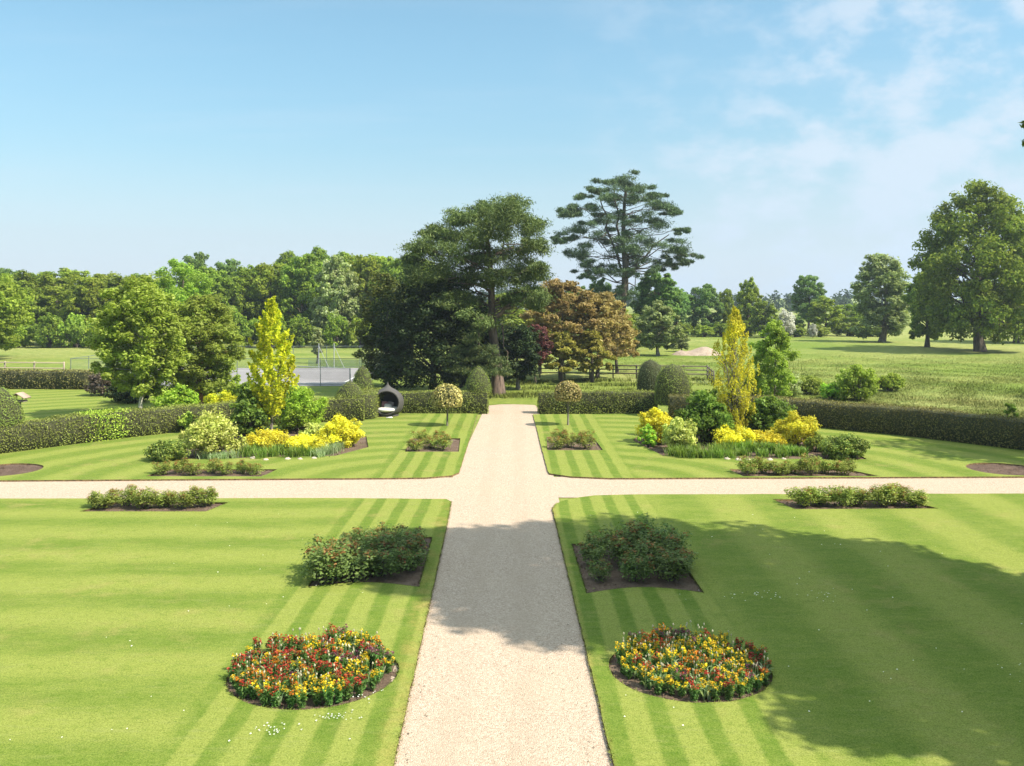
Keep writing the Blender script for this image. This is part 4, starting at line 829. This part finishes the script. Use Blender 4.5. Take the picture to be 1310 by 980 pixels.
# dark evergreen mass and the pine
CG = 'trees of the central group behind the daybed'
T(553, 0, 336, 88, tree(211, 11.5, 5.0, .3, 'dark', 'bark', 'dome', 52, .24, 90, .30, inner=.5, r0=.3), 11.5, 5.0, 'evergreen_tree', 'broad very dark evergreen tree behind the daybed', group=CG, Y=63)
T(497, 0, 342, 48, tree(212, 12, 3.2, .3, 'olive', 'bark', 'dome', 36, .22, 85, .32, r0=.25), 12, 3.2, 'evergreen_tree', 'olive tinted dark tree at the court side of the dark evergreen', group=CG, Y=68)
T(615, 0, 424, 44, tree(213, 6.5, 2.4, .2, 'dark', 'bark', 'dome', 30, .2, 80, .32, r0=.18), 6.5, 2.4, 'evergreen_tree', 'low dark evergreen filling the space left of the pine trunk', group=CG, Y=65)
rp = random.Random(5)
def pine_plates():
    o = []
    # (px offset from trunk at 636, py, pad radius px) read as a crown in the round
    for px, py, r in [(655, 262, 30), (620, 268, 28), (590, 276, 24), (680, 285, 26), (640, 290, 32), (605, 300, 30), (570, 300, 24), (555, 292, 20), (690, 312, 24), (660, 318, 30), (620, 325, 30), (580, 325, 30), (545, 316, 26), (530, 332, 16), (692, 340, 22), (668, 350, 28), (640, 352, 26), (600, 350, 28), (560, 348, 30), (535, 350, 18), (684, 372, 22), (660, 380, 20), (600, 378, 30), (575, 380, 24), (690, 388, 16), (615, 405, 30), (590, 420, 30), (650, 270, 22)]:
        for q in range(3):
            dx = xat(px, 62.4) - xat(640, 62.4); dep = rp.uniform(-3.6, 3.6) * (1, -1, .3)[q] * .85; z = zat(py, 62.4 + dep) + rp.uniform(-.2, .2); rr = r / F * 62.4 * rp.uniform(.75, 1.05)
            o.append((math.atan2(dep, dx), math.hypot(dx, dep), z - rr * .2, rr))
    return o
PP = pine_plates()
X0 = xat(637, 62.4)
thing('scots_pine', 'tall Scots pine with dense dark crown and reddish trunk', 'pine', (X0, 62.4), conifer(221, PP, 12.2, .42, 'pine', 'barkp', .26, 125, .2, (-.35, 0), .42, [((-.1, 0, 5.2), (2.6, -.6, 6.7), .16), ((.3, 0, 4.6), (.65, -.5, 1.2), .06)], flat=.62, sr=.5), group=CG)
def plates_from(spec, pxt, Y, depth, seed, n=2, jit=.15, sc_=1.0):
    r_ = random.Random(seed); o = []
    for px, py, r in spec:
        for q in range(n):
            dx = xat(px, Y) - xat(pxt, Y); dep = r_.uniform(.1, 1) * depth * (1 if (q + len(o)) % 2 else -1) * (.55 if abs(dx) > depth else 1); rr = r / F * Y * r_.uniform(.8, 1.1) * sc_
            o.append((math.atan2(dep, dx), math.hypot(dx, dep), zat(py, Y + dep * .0) + r_.uniform(-jit, jit), rr))
    return o
fir = plates_from([(606, 432, 14), (598, 446, 18), (625, 448, 18), (588, 458, 18), (612, 460, 20), (636, 462, 16), (582, 470, 18), (606, 473, 22), (632, 474, 22), (645, 476, 12), (614, 420, 8)], 612, 60.5, 1.2, 3, 2)
thing('fir_tree', 'small layered fir with pale tips below the pine', 'fir', (xat(612, 60.5), 60.5), conifer(222, fir, 4.2, .12, 'fir', 'bark', .2, 60, .2, bare=.1, flat=.25), group=CG)
T(663, 0, 412, 36, tree(214, 6.5, 2.1, .9, 'dark', 'barkg', 'round', 30, .2, 80, .34, r0=.16), 6.5, 2.1, 'evergreen_tree', 'dark yew with a forked grey stem right of the pine trunk', group=CG, Y=66)
T(686, 0, 412, 22, tree(215, 5.6, 1.5, 1.6, 'purple', 'bark', 'round', 20, .16, 70, .36, r0=.09), 5.6, 1.5, 'purple_plum', 'purple leaved small tree beside the dark yew', group=CG, Y=70)
BG = 'bronze leaved trees along the paddock fence'
def bronze(seed, px, pb, ptop, hw, m, label, n=56):
    X, Y = gp(px, pb); h = zat(ptop, Y); r = hw / F * Y; r_ = random.Random(seed); pl = []
    for i in range(n):
        t = (i + r_.random()) / n; rr = r * (1 - .75 * t ** 1.6) * math.sqrt(r_.uniform(.05, 1)); pl.append((i * 2.4, rr, h * (.30 + .68 * t) - rr * .10, r * .21 * r_.uniform(.6, 1.2)))
    thing('bronze_tree', label, 'tree', (X, Y), conifer(seed, pl, h * .85, .16, m, 'bark', .26, 70, .42, bare=.14, flat=.35, up=.3, nsub=6, sr=.5), group=BG)
bronze(231, 718, 486, 358, 62, 'bronze', 'tall bronze brown tree nearest the purple tree')
bronze(232, 764, 484, 374, 58, 'bronze', 'bronze brown tree in front of the tall cedar trunk')
bronze(233, 790, 478, 392, 28, 'bronze', 'smaller bronze tree at the meadow end of the bronze group', 44)
bronze(234, 719, 490, 425, 28, 'bronzeg', 'small yellow bronze tree standing before the fence, near the purple tree', 40)
bronze(235, 757, 489, 424, 30, 'bronzeg', 'small yellow bronze tree standing before the fence, near the meadow', 40)
bronze(236, 690, 478, 372, 30, 'bronzeg', 'olive bronze tree squeezed between pine and bronze tree', 40)
# the tall cedar
cr = random.Random(88)
CED = [(795, 232, 22), (772, 236, 16), (818, 240, 20), (750, 246, 14), (836, 250, 14), (786, 250, 24), (810, 258, 24), (760, 262, 22), (735, 268, 16), (845, 264, 20), (728, 274, 14), (780, 280, 22), (830, 282, 22), (857, 270, 12), (745, 292, 22), (800, 296, 26), (722, 305, 16), (770, 308, 26), (842, 300, 24), (710, 306, 9), (868, 296, 10), (740, 322, 20), (790, 322, 24), (825, 320, 24), (860, 322, 22), (880, 330, 12), (752, 338, 18), (846, 338, 16), (868, 336, 14), (775, 345, 18), (815, 345, 18), (745, 352, 12), (790, 375, 16), (780, 392, 14)]
CED = [(px + cr.gauss(0, r * .42), max(228, py + cr.gauss(0, r * .25)), r * cr.uniform(.36, .68)) for px, py, r in CED for _ in range(7)]
ced = plates_from(CED, 800, 122, 5.0, 8, 1, .2, .9)
thing('cedar_tree', 'very tall open cedar with flat layered branches', 'cedar', (xat(802, 122), 122), conifer(241, ced, zat(236, 122), .62, 'cedar', 'bark', .46, 38, .15, (-.6, 0), .38, [((0, 0, 7), (-3.6, .3, zat(250, 122)), .22), ((0, 0, 6.5), (-1.6, .6, zat(236, 122)), .24), ((0, 0, 9), (5.5, 0, zat(300, 122)), .2)], flat=.34, sr=.62, steep=.16), group='big trees behind the bronze group')
# ------------------------------------------------------------------ shared meshes for the farther trees
V_OAK = [(tree(301 + i, 14, 4.6, .6 + .4 * (i % 2), m, 'bark', p, 40, .42, 75, .30, inner=.45), 14, 4.6) for i, (m, p) in enumerate([('oak', 'oak'), ('deep', 'dome'), ('oak', 'round'), ('lime', 'dome'), ('blue', 'oak'), ('deep', 'oak'), ('pale', 'dome')])]
WD = 'trees of the woodland edge beyond the left field'
rw = random.Random(17)
kinds = {0: 'mid green oak', 1: 'deep green dense tree', 2: 'mid green round headed tree', 3: 'light yellowish green tree', 4: 'bluish green tree', 5: 'dark green oak', 6: 'chestnut with pale flower candles'}
front = [(-14, 346, 0, 40), (30, 345, 5, 36), (70, 350, 2, 38), (108, 347, 0, 36), (150, 352, 5, 36), (196, 352, 2, 36), (272, 336, 1, 36), (312, 340, 5, 34), (346, 330, 0, 34), (388, 318, 1, 38), (428, 322, 6, 34), (464, 320, 0, 36), (506, 324, 1, 38), (545, 330, 5, 36)]
for i, (px, pt, k, hw) in enumerate(front):
    T(px, 441, pt, hw, *V_OAK[k], 'woodland_tree', f'{kinds[k]}, {orders[i] if i < 12 else ("thirteenth", "fourteenth")[i - 12]} from the left in the front row of the woodland', group=WD, rot=rw.uniform(0, 6.28), Y=127 + rw.uniform(-3, 5))
back = [(10, 341, 4, 38), (52, 342, 1, 40), (92, 341, 2, 42), (132, 344, 0, 36), (176, 348, 4, 36), (252, 320, 4, 32), (292, 329, 4, 34), (330, 334, 1, 32), (368, 320, 5, 36), (408, 315, 5, 36), (446, 316, 1, 34), (486, 319, 0, 36), (526, 322, 5, 36)]
for i, (px, pt, k, hw) in enumerate(back):
    T(px, 436, pt, hw, *V_OAK[k], 'woodland_tree', f'{kinds[k]}, {orders[i] if i < 12 else "thirteenth"} from the left in the back row of the woodland', group=WD, rot=rw.uniform(0, 6.28), Y=146 + rw.uniform(-3, 5))
V_BUSH = [(shrub(330 + i, 4, 2.6, m, .36, 20, 34), 4, 2.6) for i, m in enumerate(['deep', 'oak', 'lime', 'dull'])]
for i, (px, pt, hw, k) in enumerate([(20, 408, 22, 1), (62, 400, 24, 0), (98, 398, 22, 2), (135, 408, 24, 1), (320, 404, 24, 0), (352, 398, 20, 1), (384, 402, 20, 0), (430, 400, 22, 0), (462, 404, 24, 1), (500, 405, 26, 0)]):
    T(px, 440, pt, hw, *V_BUSH[k], 'woodland_bush', f'{("dark green", "mid green", "light green")[k]} bush at the woodland foot, {orders[i]} from the left', 'bush', 'bushes at the foot of the woodland', rw.uniform(0, 6), Y=121 + rw.uniform(-2, 1))
T(406, 0, 414, 9, tree(340, 5, .75, 1, 'pale', 'bark', 'column', 16, .2, 60, .5), 5, .75, 'young_tree', 'slim pale young tree standing behind the tennis court', Y=92)
T(-34, 0, 340, 72, tree(341, 11, 6.2, 1.3, 'oak', 'bark', 'oak', 60, .34, 80, .26, inner=.5), 11, 6.2, 'oak_tree', 'spreading oak reaching in over the left field, trunk out of view', Y=98)
# right hand trees
FR = 'trees beyond the right meadow'
V_FAR = [(tree(350 + i, 15, 5.2, b, m, 'bark', p, 38, .46, 70, .28, inner=.4), 15, 5.2) for i, (m, p, b) in enumerate([('blue', 'oak', .8), ('oak', 'dome', .8), ('deep', 'round', .6), ('blue', 'round', 3)])]
far = [(866, 366, 22, 0, 158, 'bluish green tree behind the olive willow'), (902, 360, 26, 0, 160, 'round bluish green tree left of the golden column tree'), (928, 368, 14, 2, 162, 'narrow dark tree right beside the golden column tree'), (958, 351, 20, 1, 156, 'tall topped dark green tree just right of the golden column'), (976, 384, 20, 2, 150, 'lower dark tree between golden column and blossom trees'), (1034, 349, 24, 3, 168, 'tall airy bluish tree in the middle of the far trees'), (1056, 376, 24, 1, 158, 'bright green round tree right of the tall airy tree'), (1082, 388, 22, 2, 175, 'dark low tree between the round tree and the tall poplar'), (1106, 384, 20, 2, 178, 'dark tree half hidden behind the tall poplar like tree'), (1015, 402, 18, 0, 160, 'small bluish tree under the tall airy tree')]
for px, pt, hw, k, Y, lab in far: T(px, 0, pt, hw, *V_FAR[k], 'field_tree', lab, group=FR, rot=rw.uniform(0, 6.28), Y=Y)
HW = (tree(360, 6, 3.0, .3, 'white', 'bark', 'dome', 30, .3, 45, .32), 6, 3.0)
hwg = 'hawthorns in blossom beyond the right meadow'
T(1006, 0, 394, 14, *HW, 'hawthorn', 'white blossoming hawthorn under the tall airy tree', 'hawthorn', hwg, 1, 152)
T(986, 0, 402, 9, *HW, 'hawthorn', 'smaller pinkish white hawthorn nearer the golden column tree', 'hawthorn', hwg, 2, 149)
T(1040, 0, 413, 6, *HW, 'hawthorn', 'smallest white hawthorn at the foot of the bright round tree', 'hawthorn', hwg, 3, 149)
for i, (px, pt, hw, k) in enumerate([(872, 412, 18, 0), (900, 415, 18, 1), (925, 412, 18, 0), (955, 408, 20, 0), (985, 414, 18, 1), (1018, 414, 18, 0), (1048, 416, 14, 3), (1085, 412, 20, 0), (1112, 410, 20, 0)]):
    T(px, 430, pt, hw, *V_BUSH[k], 'field_bush', f'hedgerow bush below the far right trees, {orders[i]} from the left', 'bush', 'hedgerow bushes beyond the right meadow', rw.uniform(0, 6), Y=154 + rw.uniform(-1, 3))
T(1128, 0, 319, 40, tree(361, 15.5, 4.3, .7, 'willow', 'barkg', 'oak', 44, .40, 80, .32, inner=.4), 15.5, 4.3, 'lime_tree', 'tall pale green lime tree left of the biggest tree', group=FR, Y=136)
T(1254, 0, 227, 88, tree(362, 20, 8.6, 1.1, 'deep', 'bark', 'dome', 95, .38, 85, .23, inner=.45, r0=.62, br=.35), 20, 8.6, 'beech_tree', 'biggest spreading tree standing alone in the right meadow', group=FR, Y=112)
T(1186, 0, 332, 30, tree(363, 12, 3.4, .8, 'deep', 'bark', 'dome', 36, .36, 80, .3), 12, 3.4, 'field_tree', 'dark tree pressed against the left flank of the biggest tree', group=FR, Y=122)
T(1300, 0, 340, 60, tree(364, 12, 6, 1.5, 'oak', 'bark', 'oak', 40, .40, 70, .3), 12, 6, 'field_tree', 'mid green tree behind the right flank of the biggest tree', group=FR, Y=134)
T(842, 0, 344, 34, tree(365, 12, 3.6, 2, 'blue', 'bark', 'round', 36, .4, 80, .3), 12, 3.6, 'field_tree', 'rounded bluish green tree right of the tall cedar trunk', group=FR, Y=128)
T(842, 0, 384, 32, tree(366, 8.5, 3.2, 1.0, 'willow', 'barkg', 'dome', 34, .34, 70, .3), 8.5, 3.2, 'willow_tree', 'olive grey willow below the rounded tree beside the cedar', group=FR, Y=104)
T(872, 0, 425, 12, tree(3661, 4, 1.3, .3, 'willow', 'barkg', 'dome', 16, .28, 50, .35), 4, 1.3, 'willow_tree', 'small scrubby willow beside the earth heap', group=FR, Y=112)
for px, pt, hw, k, Y, lab in [(700, 358, 30, 1, 112, 'mid green tree behind the bronze trees, nearest the pine'), (735, 362, 26, 3, 118, 'bluish tree behind the bronze trees'), (768, 352, 26, 0, 128, 'bluish green tree left of the cedar trunk'), (790, 388, 26, 1, 110, 'low green tree in front of the cedar foot'), (812, 400, 24, 2, 114, 'low dark tree right of the cedar foot'), (640, 372, 40, 1, 120, 'green tree seen through the gap beside the pine trunk')]:
    T(px, 0, pt, hw, *V_FAR[k], 'field_tree', lab, group='big trees behind the bronze group', rot=rw.uniform(0, 6.28), Y=Y)
# meadow shrubs and the green tree behind the golden column
MS = 'shrubs of the near right meadow'
T(990, 0, 404, 30, tree(371, 6.2, 1.7, .5, 'lime', 'barkg', 'oak', 30, .17, 70, .36, r0=.08), 6.2, 1.7, 'young_tree', 'fresh green young tree behind the golden column tree', group=MS, Y=56)
sh(1008, 0, 470, 22, 'pale', 'whitish flowering shrub at the foot of the fresh green young tree', 372, leaf=.13, nmain=20, nper=36, group=MS, Y=60)
sh(1097, 0, 464, 29, 'lime', 'round light green bush in the meadow behind the dark hedge', 373, leaf=.16, nmain=26, nper=45, group=MS, Y=59)
sh(1139, 0, 477, 20, 'oak', 'smaller spreading bush right of the round meadow bush', 374, leaf=.15, nmain=20, nper=40, group=MS, Y=65)
sh(1035, 0, 480, 26, 'dull', 'low scrubby nettles left of the round meadow bush', 375, leaf=.15, nmain=22, nper=36, group=MS, Y=63)
sh(1062, 0, 490, 16, 'bright', 'small nettle patch beside the round meadow bush', 376, leaf=.13, nmain=16, nper=36, group=MS, Y=60)
sh(962, 0, 470, 24, 'dull', 'dull green scrub directly behind the golden column tree', 377, leaf=.15, nmain=20, nper=36, group=MS, Y=58)
sh(1292, 0, 511, 10, 'shrub', 'small green bramble against the hedge at the meadow edge', 378, leaf=.12, nmain=10, nper=36, group=MS, Y=47.5)
# trees standing beside the view whose shade falls on the lawn
SHD = 'trees standing at the right side of the lawn'
big_lime = thing('lime_tree', 'tall leafy tree just beyond the right lawn edge, only twig tips showing', 'tree', (17.5, 16.5), tree(381, 23.5, 5.7, 7.0, 'deep', 'bark', 'round', 84, .34, 110, .27, inner=.25, r0=.5, lean=(-1.2, .3)), group=SHD)
def low_branch():
    rng = np.random.default_rng(3); a = np.array([-2.5, 1.5, 9.6]); b = np.array([xat(1312, 20) - 17.5, 20 - 16.5, zat(165, 20)]); mb = MB(); c = curve(a, b, rng, 8, .03, .02)
    mb.tube(np.concatenate([[(0, 0, 8.2)], c]), np.linspace(.12, .012, 9), 6, 0); k = np.array([c[3], c[4], c[5], c[6] + (.1, .0, .05), b + (0, 0, .1), b + (.03, 0, -.28)]); clump(mb, k, np.array([.5, .45, .4, .25, .12, .12]), 40, .12, rng, .6, .5, .1, .6, 1)
    link('branch', mb.mesh('branch', [M['bark'], M['deep']]), big_lime)
low_branch()
thing('lime_tree', 'lower broad tree beside the right lawn nearest the viewer', 'tree', (18.4, 13.4), tree(384, 16.0, 5.4, 3.0, 'deep', 'bark', 'round', 70, .34, 100, .27, inner=.25, r0=.45), group=SHD)
thing('lime_tree', 'leafy tree beside the hedge end casting shade near the mulch bed', 'tree', (32.6, 34.6), tree(382, 19, 5.2, 4.5, 'deep', 'bark', 'round', 40, .3, 80, .3, r0=.4), group=SHD)
thing('lime_tree', 'leafy tree at the meadow side beyond the hedge', 'tree', (46.6, 55.5), tree(383, 17, 4.6, 3, 'deep', 'bark', 'round', 36, .32, 70, .3, r0=.4), group=SHD)
# ------------------------------------------------------------------ fences
def rail_fence(line, label, step=2.0, h=1.1, rails=(.4, .72, 1.02), m='wood'):
    o = thing('rail_fence', label, 'fence', (line[0][0], line[0][1]), {}); bx, by = line[0]
    for i, (a, b) in enumerate(zip(line, line[1:])):
        L = math.dist(a, b); n = max(1, round(L / step)); ang = math.atan2(b[1] - a[1], b[0] - a[0])
        for k in range(n + (i == len(line) - 2)):
            t = k / n; p = MB(); p.box((0, 0, h / 2 - .05), (.11, .11, h + .1)); q = link('post', p.mesh('post', M[m]), o); q.location = (a[0] + (b[0] - a[0]) * t - bx, a[1] + (b[1] - a[1]) * t - by, 0); q.rotation_euler = (0, 0, ang)
        for z in rails:
            p = MB(); nx, ny = math.sin(ang) * .07, -math.cos(ang) * .07
            p.box(((a[0] + b[0]) / 2 - bx + nx, (a[1] + b[1]) / 2 - by + ny, z), (L, .035, .085), 0, ang); link('rail', p.mesh('rail', M[m]), o)
rail_fence([(-4, 76.5), (6, 75.3), (15.2, 74.2), (14.6, 69.0)], 'brown post and rail fence between the rough lawn and the meadow', 2.0)
rail_fence([(-62, 82), (-38, 79)], 'low grey post and rail fence along the left field', 2.6, 1.05, (.5, .95), 'postw')
def court():
    x0, x1, y0, y1 = -32.5, -11.2, 68.6, 86.0; ft = 2.0
    sheet('court', [(x0, y0), (x1, y0), (x1, y1), (x0, y1)], [], .004, M['court'])
    l = MB()
    def line(a, b, w=.06):
        if a[0] == b[0]: q = [(a[0] - w, a[1]), (a[0] + w, a[1]), (a[0] + w, b[1]), (a[0] - w, b[1])]
        else: q = [(a[0], a[1] - w), (b[0], a[1] - w), (b[0], a[1] + w), (a[0], a[1] + w)]
        l.add([(*p, .009) for p in q], [[0, 1, 2, 3]])
    ya, yb = 71.5, 82.4
    for y in (ya, yb): line((-31, y), (-13, y))
    for x in (-31, -13): line((x, ya + .07), (x, yb - .07))
    link('court_markings', l.mesh('court_markings', M['paint']), None, 'structure')
    o = thing('court_fence', 'tall thin wire mesh fence around the grey tennis court', 'fence', ((x0 + x1) / 2, y0), {}); ox, oy = (x0 + x1) / 2, y0
    for a, b in (((x0, y0), (x1, y0)), ((x1, y0), (x1, y1)), ((x1, y1), (x0, y1)), ((x0, y1), (x0, y0))):
        L = math.dist(a, b); n = round(L / 3.0)
        for k in range(n):
            t = k / n; p = MB(); p.tube([(0, 0, -.05), (0, 0, ft)], .026, 6); q = link('post', p.mesh('post', M['metal']), o); q.location = (a[0] + (b[0] - a[0]) * t - ox, a[1] + (b[1] - a[1]) * t - oy, 0)
        w = MB(); w.add([(a[0] - ox, a[1] - oy, .05), (b[0] - ox, b[1] - oy, .05), (b[0] - ox, b[1] - oy, ft), (a[0] - ox, a[1] - oy, ft)], [[0, 1, 2, 3]]); link('wire_mesh', w.mesh('wire_mesh', M['chain']), o)
        p = MB()
        for z in (.1, ft): p.tube([(a[0] - ox, a[1] - oy, z), (b[0] - ox, b[1] - oy, z)], .018, 5)
        link('wire', p.mesh('wire', M['metal']), o)
    for bx_ in (-18.0, -16.6):
        p = MB(); p.tube([(bx_ - ox, y1 - oy, 0), (bx_ - ox, y1 - oy, ft + .25)], .04, 7); p.tube([(bx_ - ox, y1 - oy, ft), (bx_ + .95 - ox, y1 - oy - .1, 0)], .022, 6); link('brace_post', p.mesh('brace_post', M['galv']), o)
    w = MB(); w.add([(-19 - ox, y1 + .1 - oy, .02), (x1 - ox, y1 + .1 - oy, .02), (x1 - ox, y1 + .1 - oy, .75), (-19 - ox, y1 + .1 - oy, .75)], [[0, 1, 2, 3]]); link('windbreak', w.mesh('windbreak', M['windbreak']), o)
    t = thing('tennis_net', 'dark tennis net strung across the grey court', 'net', ((-18.6), 75.2), {})
    for q in ((0, 0), (6.0, -3.6)):
        p = MB(); p.tube([(0, 0, -.02), (0, 0, 1.07)], .05, 8); s = link('post', p.mesh('post', M['metal']), t); s.location = (*q, 0)
    p = MB(); p.add([(0, 0, .06), (6, -3.6, .06), (6, -3.6, 1.0), (0, 0, 1.0)], [[0, 1, 2, 3]]); link('netting', p.mesh('netting', M['netting']), t)
    p = MB(); p.tube([(0, 0, 1.03), (6, -3.6, 1.03)], .025, 5); link('band', p.mesh('band', M['galv']), t)
court()
# heap of bare earth by the willow
def heap():
    rng = np.random.default_rng(5); mb = MB(); Y = 106; g = 18; u = np.linspace(-1, 1, g); a, b = np.meshgrid(u, u, indexing='ij')
    z = np.clip(1 - a ** 2 - b ** 2, 0, 1) ** .8 * (.75 + .25 * np.sin(a * 5)) * 1.0 + rng.normal(size=a.shape) * .05 - .08
    V = np.stack([a * 3.0, b * 2.0, z], -1).reshape(-1, 3); idx = np.arange(g * g).reshape(g, g)
    mb.add(V, np.stack([idx[:-1, :-1], idx[1:, :-1], idx[1:, 1:], idx[:-1, 1:]], -1).reshape(-1, 4))
    o = link('earth_heap', mb.mesh('earth_heap', mk_soil('heap_earth', (.28, .21, .16), (.42, .33, .26), (.5, .42, .34)), True)); o.location = (xat(893, Y), Y, 0); tag(o, 'low heap of bare pale earth in the meadow beyond the fence', 'earth heap')
heap()
# ------------------------------------------------------------------ grass and far woods (uncountable)
def tufts(name, seed, n, region, hgt, wdt, m, lean=.35, z0=-.02):
    rng = np.random.default_rng(seed); x, y = region(rng, n); n = len(x); h = hgt * (.5 + rng.random(n)); a = rng.random(n) * 6.283
    sd = np.stack([np.cos(a), np.sin(a), np.zeros(n)], 1) * wdt * .5; P = np.stack([x, y, np.full(n, z0)], 1); d = unit(n, rng) * lean; d[:, 2] = 1
    T_ = P + d * h[:, None]; v = np.stack([P - sd, P + sd, T_], 1).reshape(-1, 3); mb = MB(); mb.add(v, np.arange(3 * n).reshape(-1, 3)); me = mb.mesh(name, M[m])
    nv = rng.normal(size=(n, 3)) * .3; nv[:, 2] = 1; nv /= np.linalg.norm(nv, axis=1, keepdims=True); me.normals_split_custom_set_from_vertices(np.repeat(nv, 3, 0).astype(np.float32)); return link(name, me, None, 'stuff')
def reg_meadow(rng, n):
    y = 44 + 34 * np.minimum(rng.random(n), rng.random(n)) ** 1.3; x = rng.uniform(0, 1, n) * (y * .56 - 9) + 10.5
    hx = np.interp(x, [p[0] for p in HEDGE_R[::-1]], [p[1] for p in HEDGE_R[::-1]]); k = (y > hx + 1.2) & ~((y < 75) & (x < 15.5)); return x[k], y[k]
def reg_rough(rng, n):
    c = rng.uniform([-4, 57], [14, 74], (16, 2)); k = rng.integers(0, 16, n); p = c[k] + rng.normal(size=(n, 2)) * np.array([1.5, .6]); q = (p[:, 1] > 54.5) & ~((np.abs(p[:, 0]) < 2.2) & (p[:, 1] < 58)); return p[q, 0], p[q, 1]
tufts('rough_grass', 402, 16000, reg_rough, .2, .045, 'rough')
def reg_sward(rng, n):
    y = 44 + 66 * np.minimum(rng.random(n), rng.random(n)); x = rng.uniform(0, 1, n) * (y * .58 - 8) + 9; hx = np.interp(x, [p[0] for p in HEDGE_R[::-1]], [p[1] for p in HEDGE_R[::-1]])
    den = np.sin(x * .9 + 2 * np.sin(y * .23)) * np.sin(y * .55 + np.sin(x * .31) * 2); k = (y > hx + 1.1) & ~((y < 75) & (x < 15.3)) & (rng.random(n) < .55 + .45 * den); return x[k], y[k]
tufts('meadow_grass', 401, 300000, reg_sward, .10, .024, 'meadow', .6)
def woods():
    rng = np.random.default_rng(77); mb = MB(); n = 330; x = rng.uniform(-260, 420, n); y = 400 + rng.uniform(-20, 60, n)
    hh = 5.5 + 3.0 * np.sin(x * .013 + 1) ** 2 + rng.random(n) * 2.5
    C = np.stack([x, y, hh * .55], 1)
    S_ = np.repeat(C, 5, 0) + rng.normal(size=(n * 5, 3)) * np.array([2.4, 2.4, 1.8]); clump(mb, S_, np.full(n * 5, 2.2), 40, 1.3, rng, 1.0, .5, .3, .7)
    link('far_woods', mb.mesh('far_woods', M['faroff']), None, 'stuff')
woods()
# ------------------------------------------------------------------ light, sky, air, camera
AZ, EL = R(-21), R(50)
Sv = Vector((math.cos(AZ) * math.cos(EL), math.sin(AZ) * math.cos(EL), math.sin(EL)))
ld = bpy.data.lights.new('Sun', 'SUN'); ld.energy = 4.3; ld.angle = R(.5); ld.color = (1, .93, .80)
lo = bpy.data.objects.new('Sun', ld); COL.objects.link(lo); lo.rotation_euler = (-Sv).to_track_quat('-Z', 'Y').to_euler()
wd = bpy.data.worlds.new('World'); sc.world = wd; wd.use_nodes = True; nt = wd.node_tree
bg = nt.nodes['Background']; sky = nt.nodes.new('ShaderNodeTexSky'); sky.sky_type = 'NISHITA'; sky.sun_disc = False
sky.sun_elevation = EL; sky.sun_rotation = math.pi / 2 - AZ; sky.altitude = 50; sky.air_density = 1.0; sky.dust_density = .3; sky.ozone_density = 2.0
tc = nt.nodes.new('ShaderNodeTexCoord'); sp = nt.nodes.new('ShaderNodeSeparateXYZ'); nt.links.new(tc.outputs['Generated'], sp.inputs[0])
dx, dy, dz = (E(nt, sp.outputs[i]) for i in range(3)); q = dz.op('MAXIMUM', 0.0) + .09
cb = nt.nodes.new('ShaderNodeCombineXYZ'); nt.links.new((dx / q).s, cb.inputs[0]); nt.links.new((dy / q).s, cb.inputs[1])
gen = tc.outputs['Generated']
puff = noise(nt, gen, 15.0, 7, .55, sx=(1, 1, 1.7)); veil = noise(nt, gen, 3.0, 4, .5, sx=(1, 1, 1.5)); wisp = noise(nt, cb.outputs[0], 1.2, 5, .6, sx=(.5, 1.6, 1))
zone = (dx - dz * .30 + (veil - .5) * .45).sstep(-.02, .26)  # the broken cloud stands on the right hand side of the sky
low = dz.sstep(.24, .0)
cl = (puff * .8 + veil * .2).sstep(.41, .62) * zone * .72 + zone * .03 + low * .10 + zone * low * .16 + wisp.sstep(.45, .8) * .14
hsv = nt.nodes.new('ShaderNodeHueSaturation'); hsv.inputs['Saturation'].default_value = 1.03; hsv.inputs['Hue'].default_value = .474; nt.links.new(sky.outputs[0], hsv.inputs['Color'])
nt.links.new(dz.sstep(.0, .30, .58, .87).s, hsv.inputs['Value'])
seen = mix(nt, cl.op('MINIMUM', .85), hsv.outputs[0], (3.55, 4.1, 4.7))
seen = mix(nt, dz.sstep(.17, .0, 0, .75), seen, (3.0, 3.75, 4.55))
nt.links.new(mix(nt, dz.sstep(.36, .75, 0, .72), seen, (6.6, 7.7, 8.0)), bg.inputs['Color']); bg.inputs['Strength'].default_value = .1  # bright pale overhead sky, above the frame, added as soft fill light
hz = MB(); hz.box((60, 420, 24.6), (2400, 1000, 52)); ho = link('haze', hz.mesh('haze', bpy.data.materials.new('haze')), None, 'stuff')
hm = ho.data.materials[0]; hm.use_nodes = True; hn = hm.node_tree; hn.nodes.remove(hn.nodes['Principled BSDF'])
pv = hn.nodes.new('ShaderNodeVolumePrincipled'); pv.inputs['Color'].default_value = (.75, .86, 1, 1); pv.inputs['Density'].default_value = .0003; pv.inputs['Anisotropy'].default_value = .2
hn.links.new(pv.outputs[0], hn.nodes['Material Output'].inputs['Volume'])
cd = bpy.data.cameras.new('Camera'); cam = bpy.data.objects.new('Camera', cd); COL.objects.link(cam); sc.camera = cam
cam.location = (0, 0, H); cam.rotation_euler = (R(90), 0, 0); cd.sensor_width = 36; cd.lens = 36 * F / 1310
cd.shift_x = -(CX - 655) / 1310; cd.shift_y = -(490 - YH) / 1310; cd.clip_end = 9000; cd.clip_start = .1
sc.view_settings.view_transform = 'Standard'; sc.view_settings.look = 'None'; sc.view_settings.gamma = 1; sc.view_settings.exposure = 1.08
sc.view_settings.use_curve_mapping = False
cy = sc.cycles; cy.max_bounces = 8; cy.diffuse_bounces = 3; cy.glossy_bounces = 2; cy.transmission_bounces = 4; cy.transparent_max_bounces = 8; cy.volume_bounces = 0
cy.use_denoising = True; cy.caustics_reflective = False; cy.caustics_refractive = False
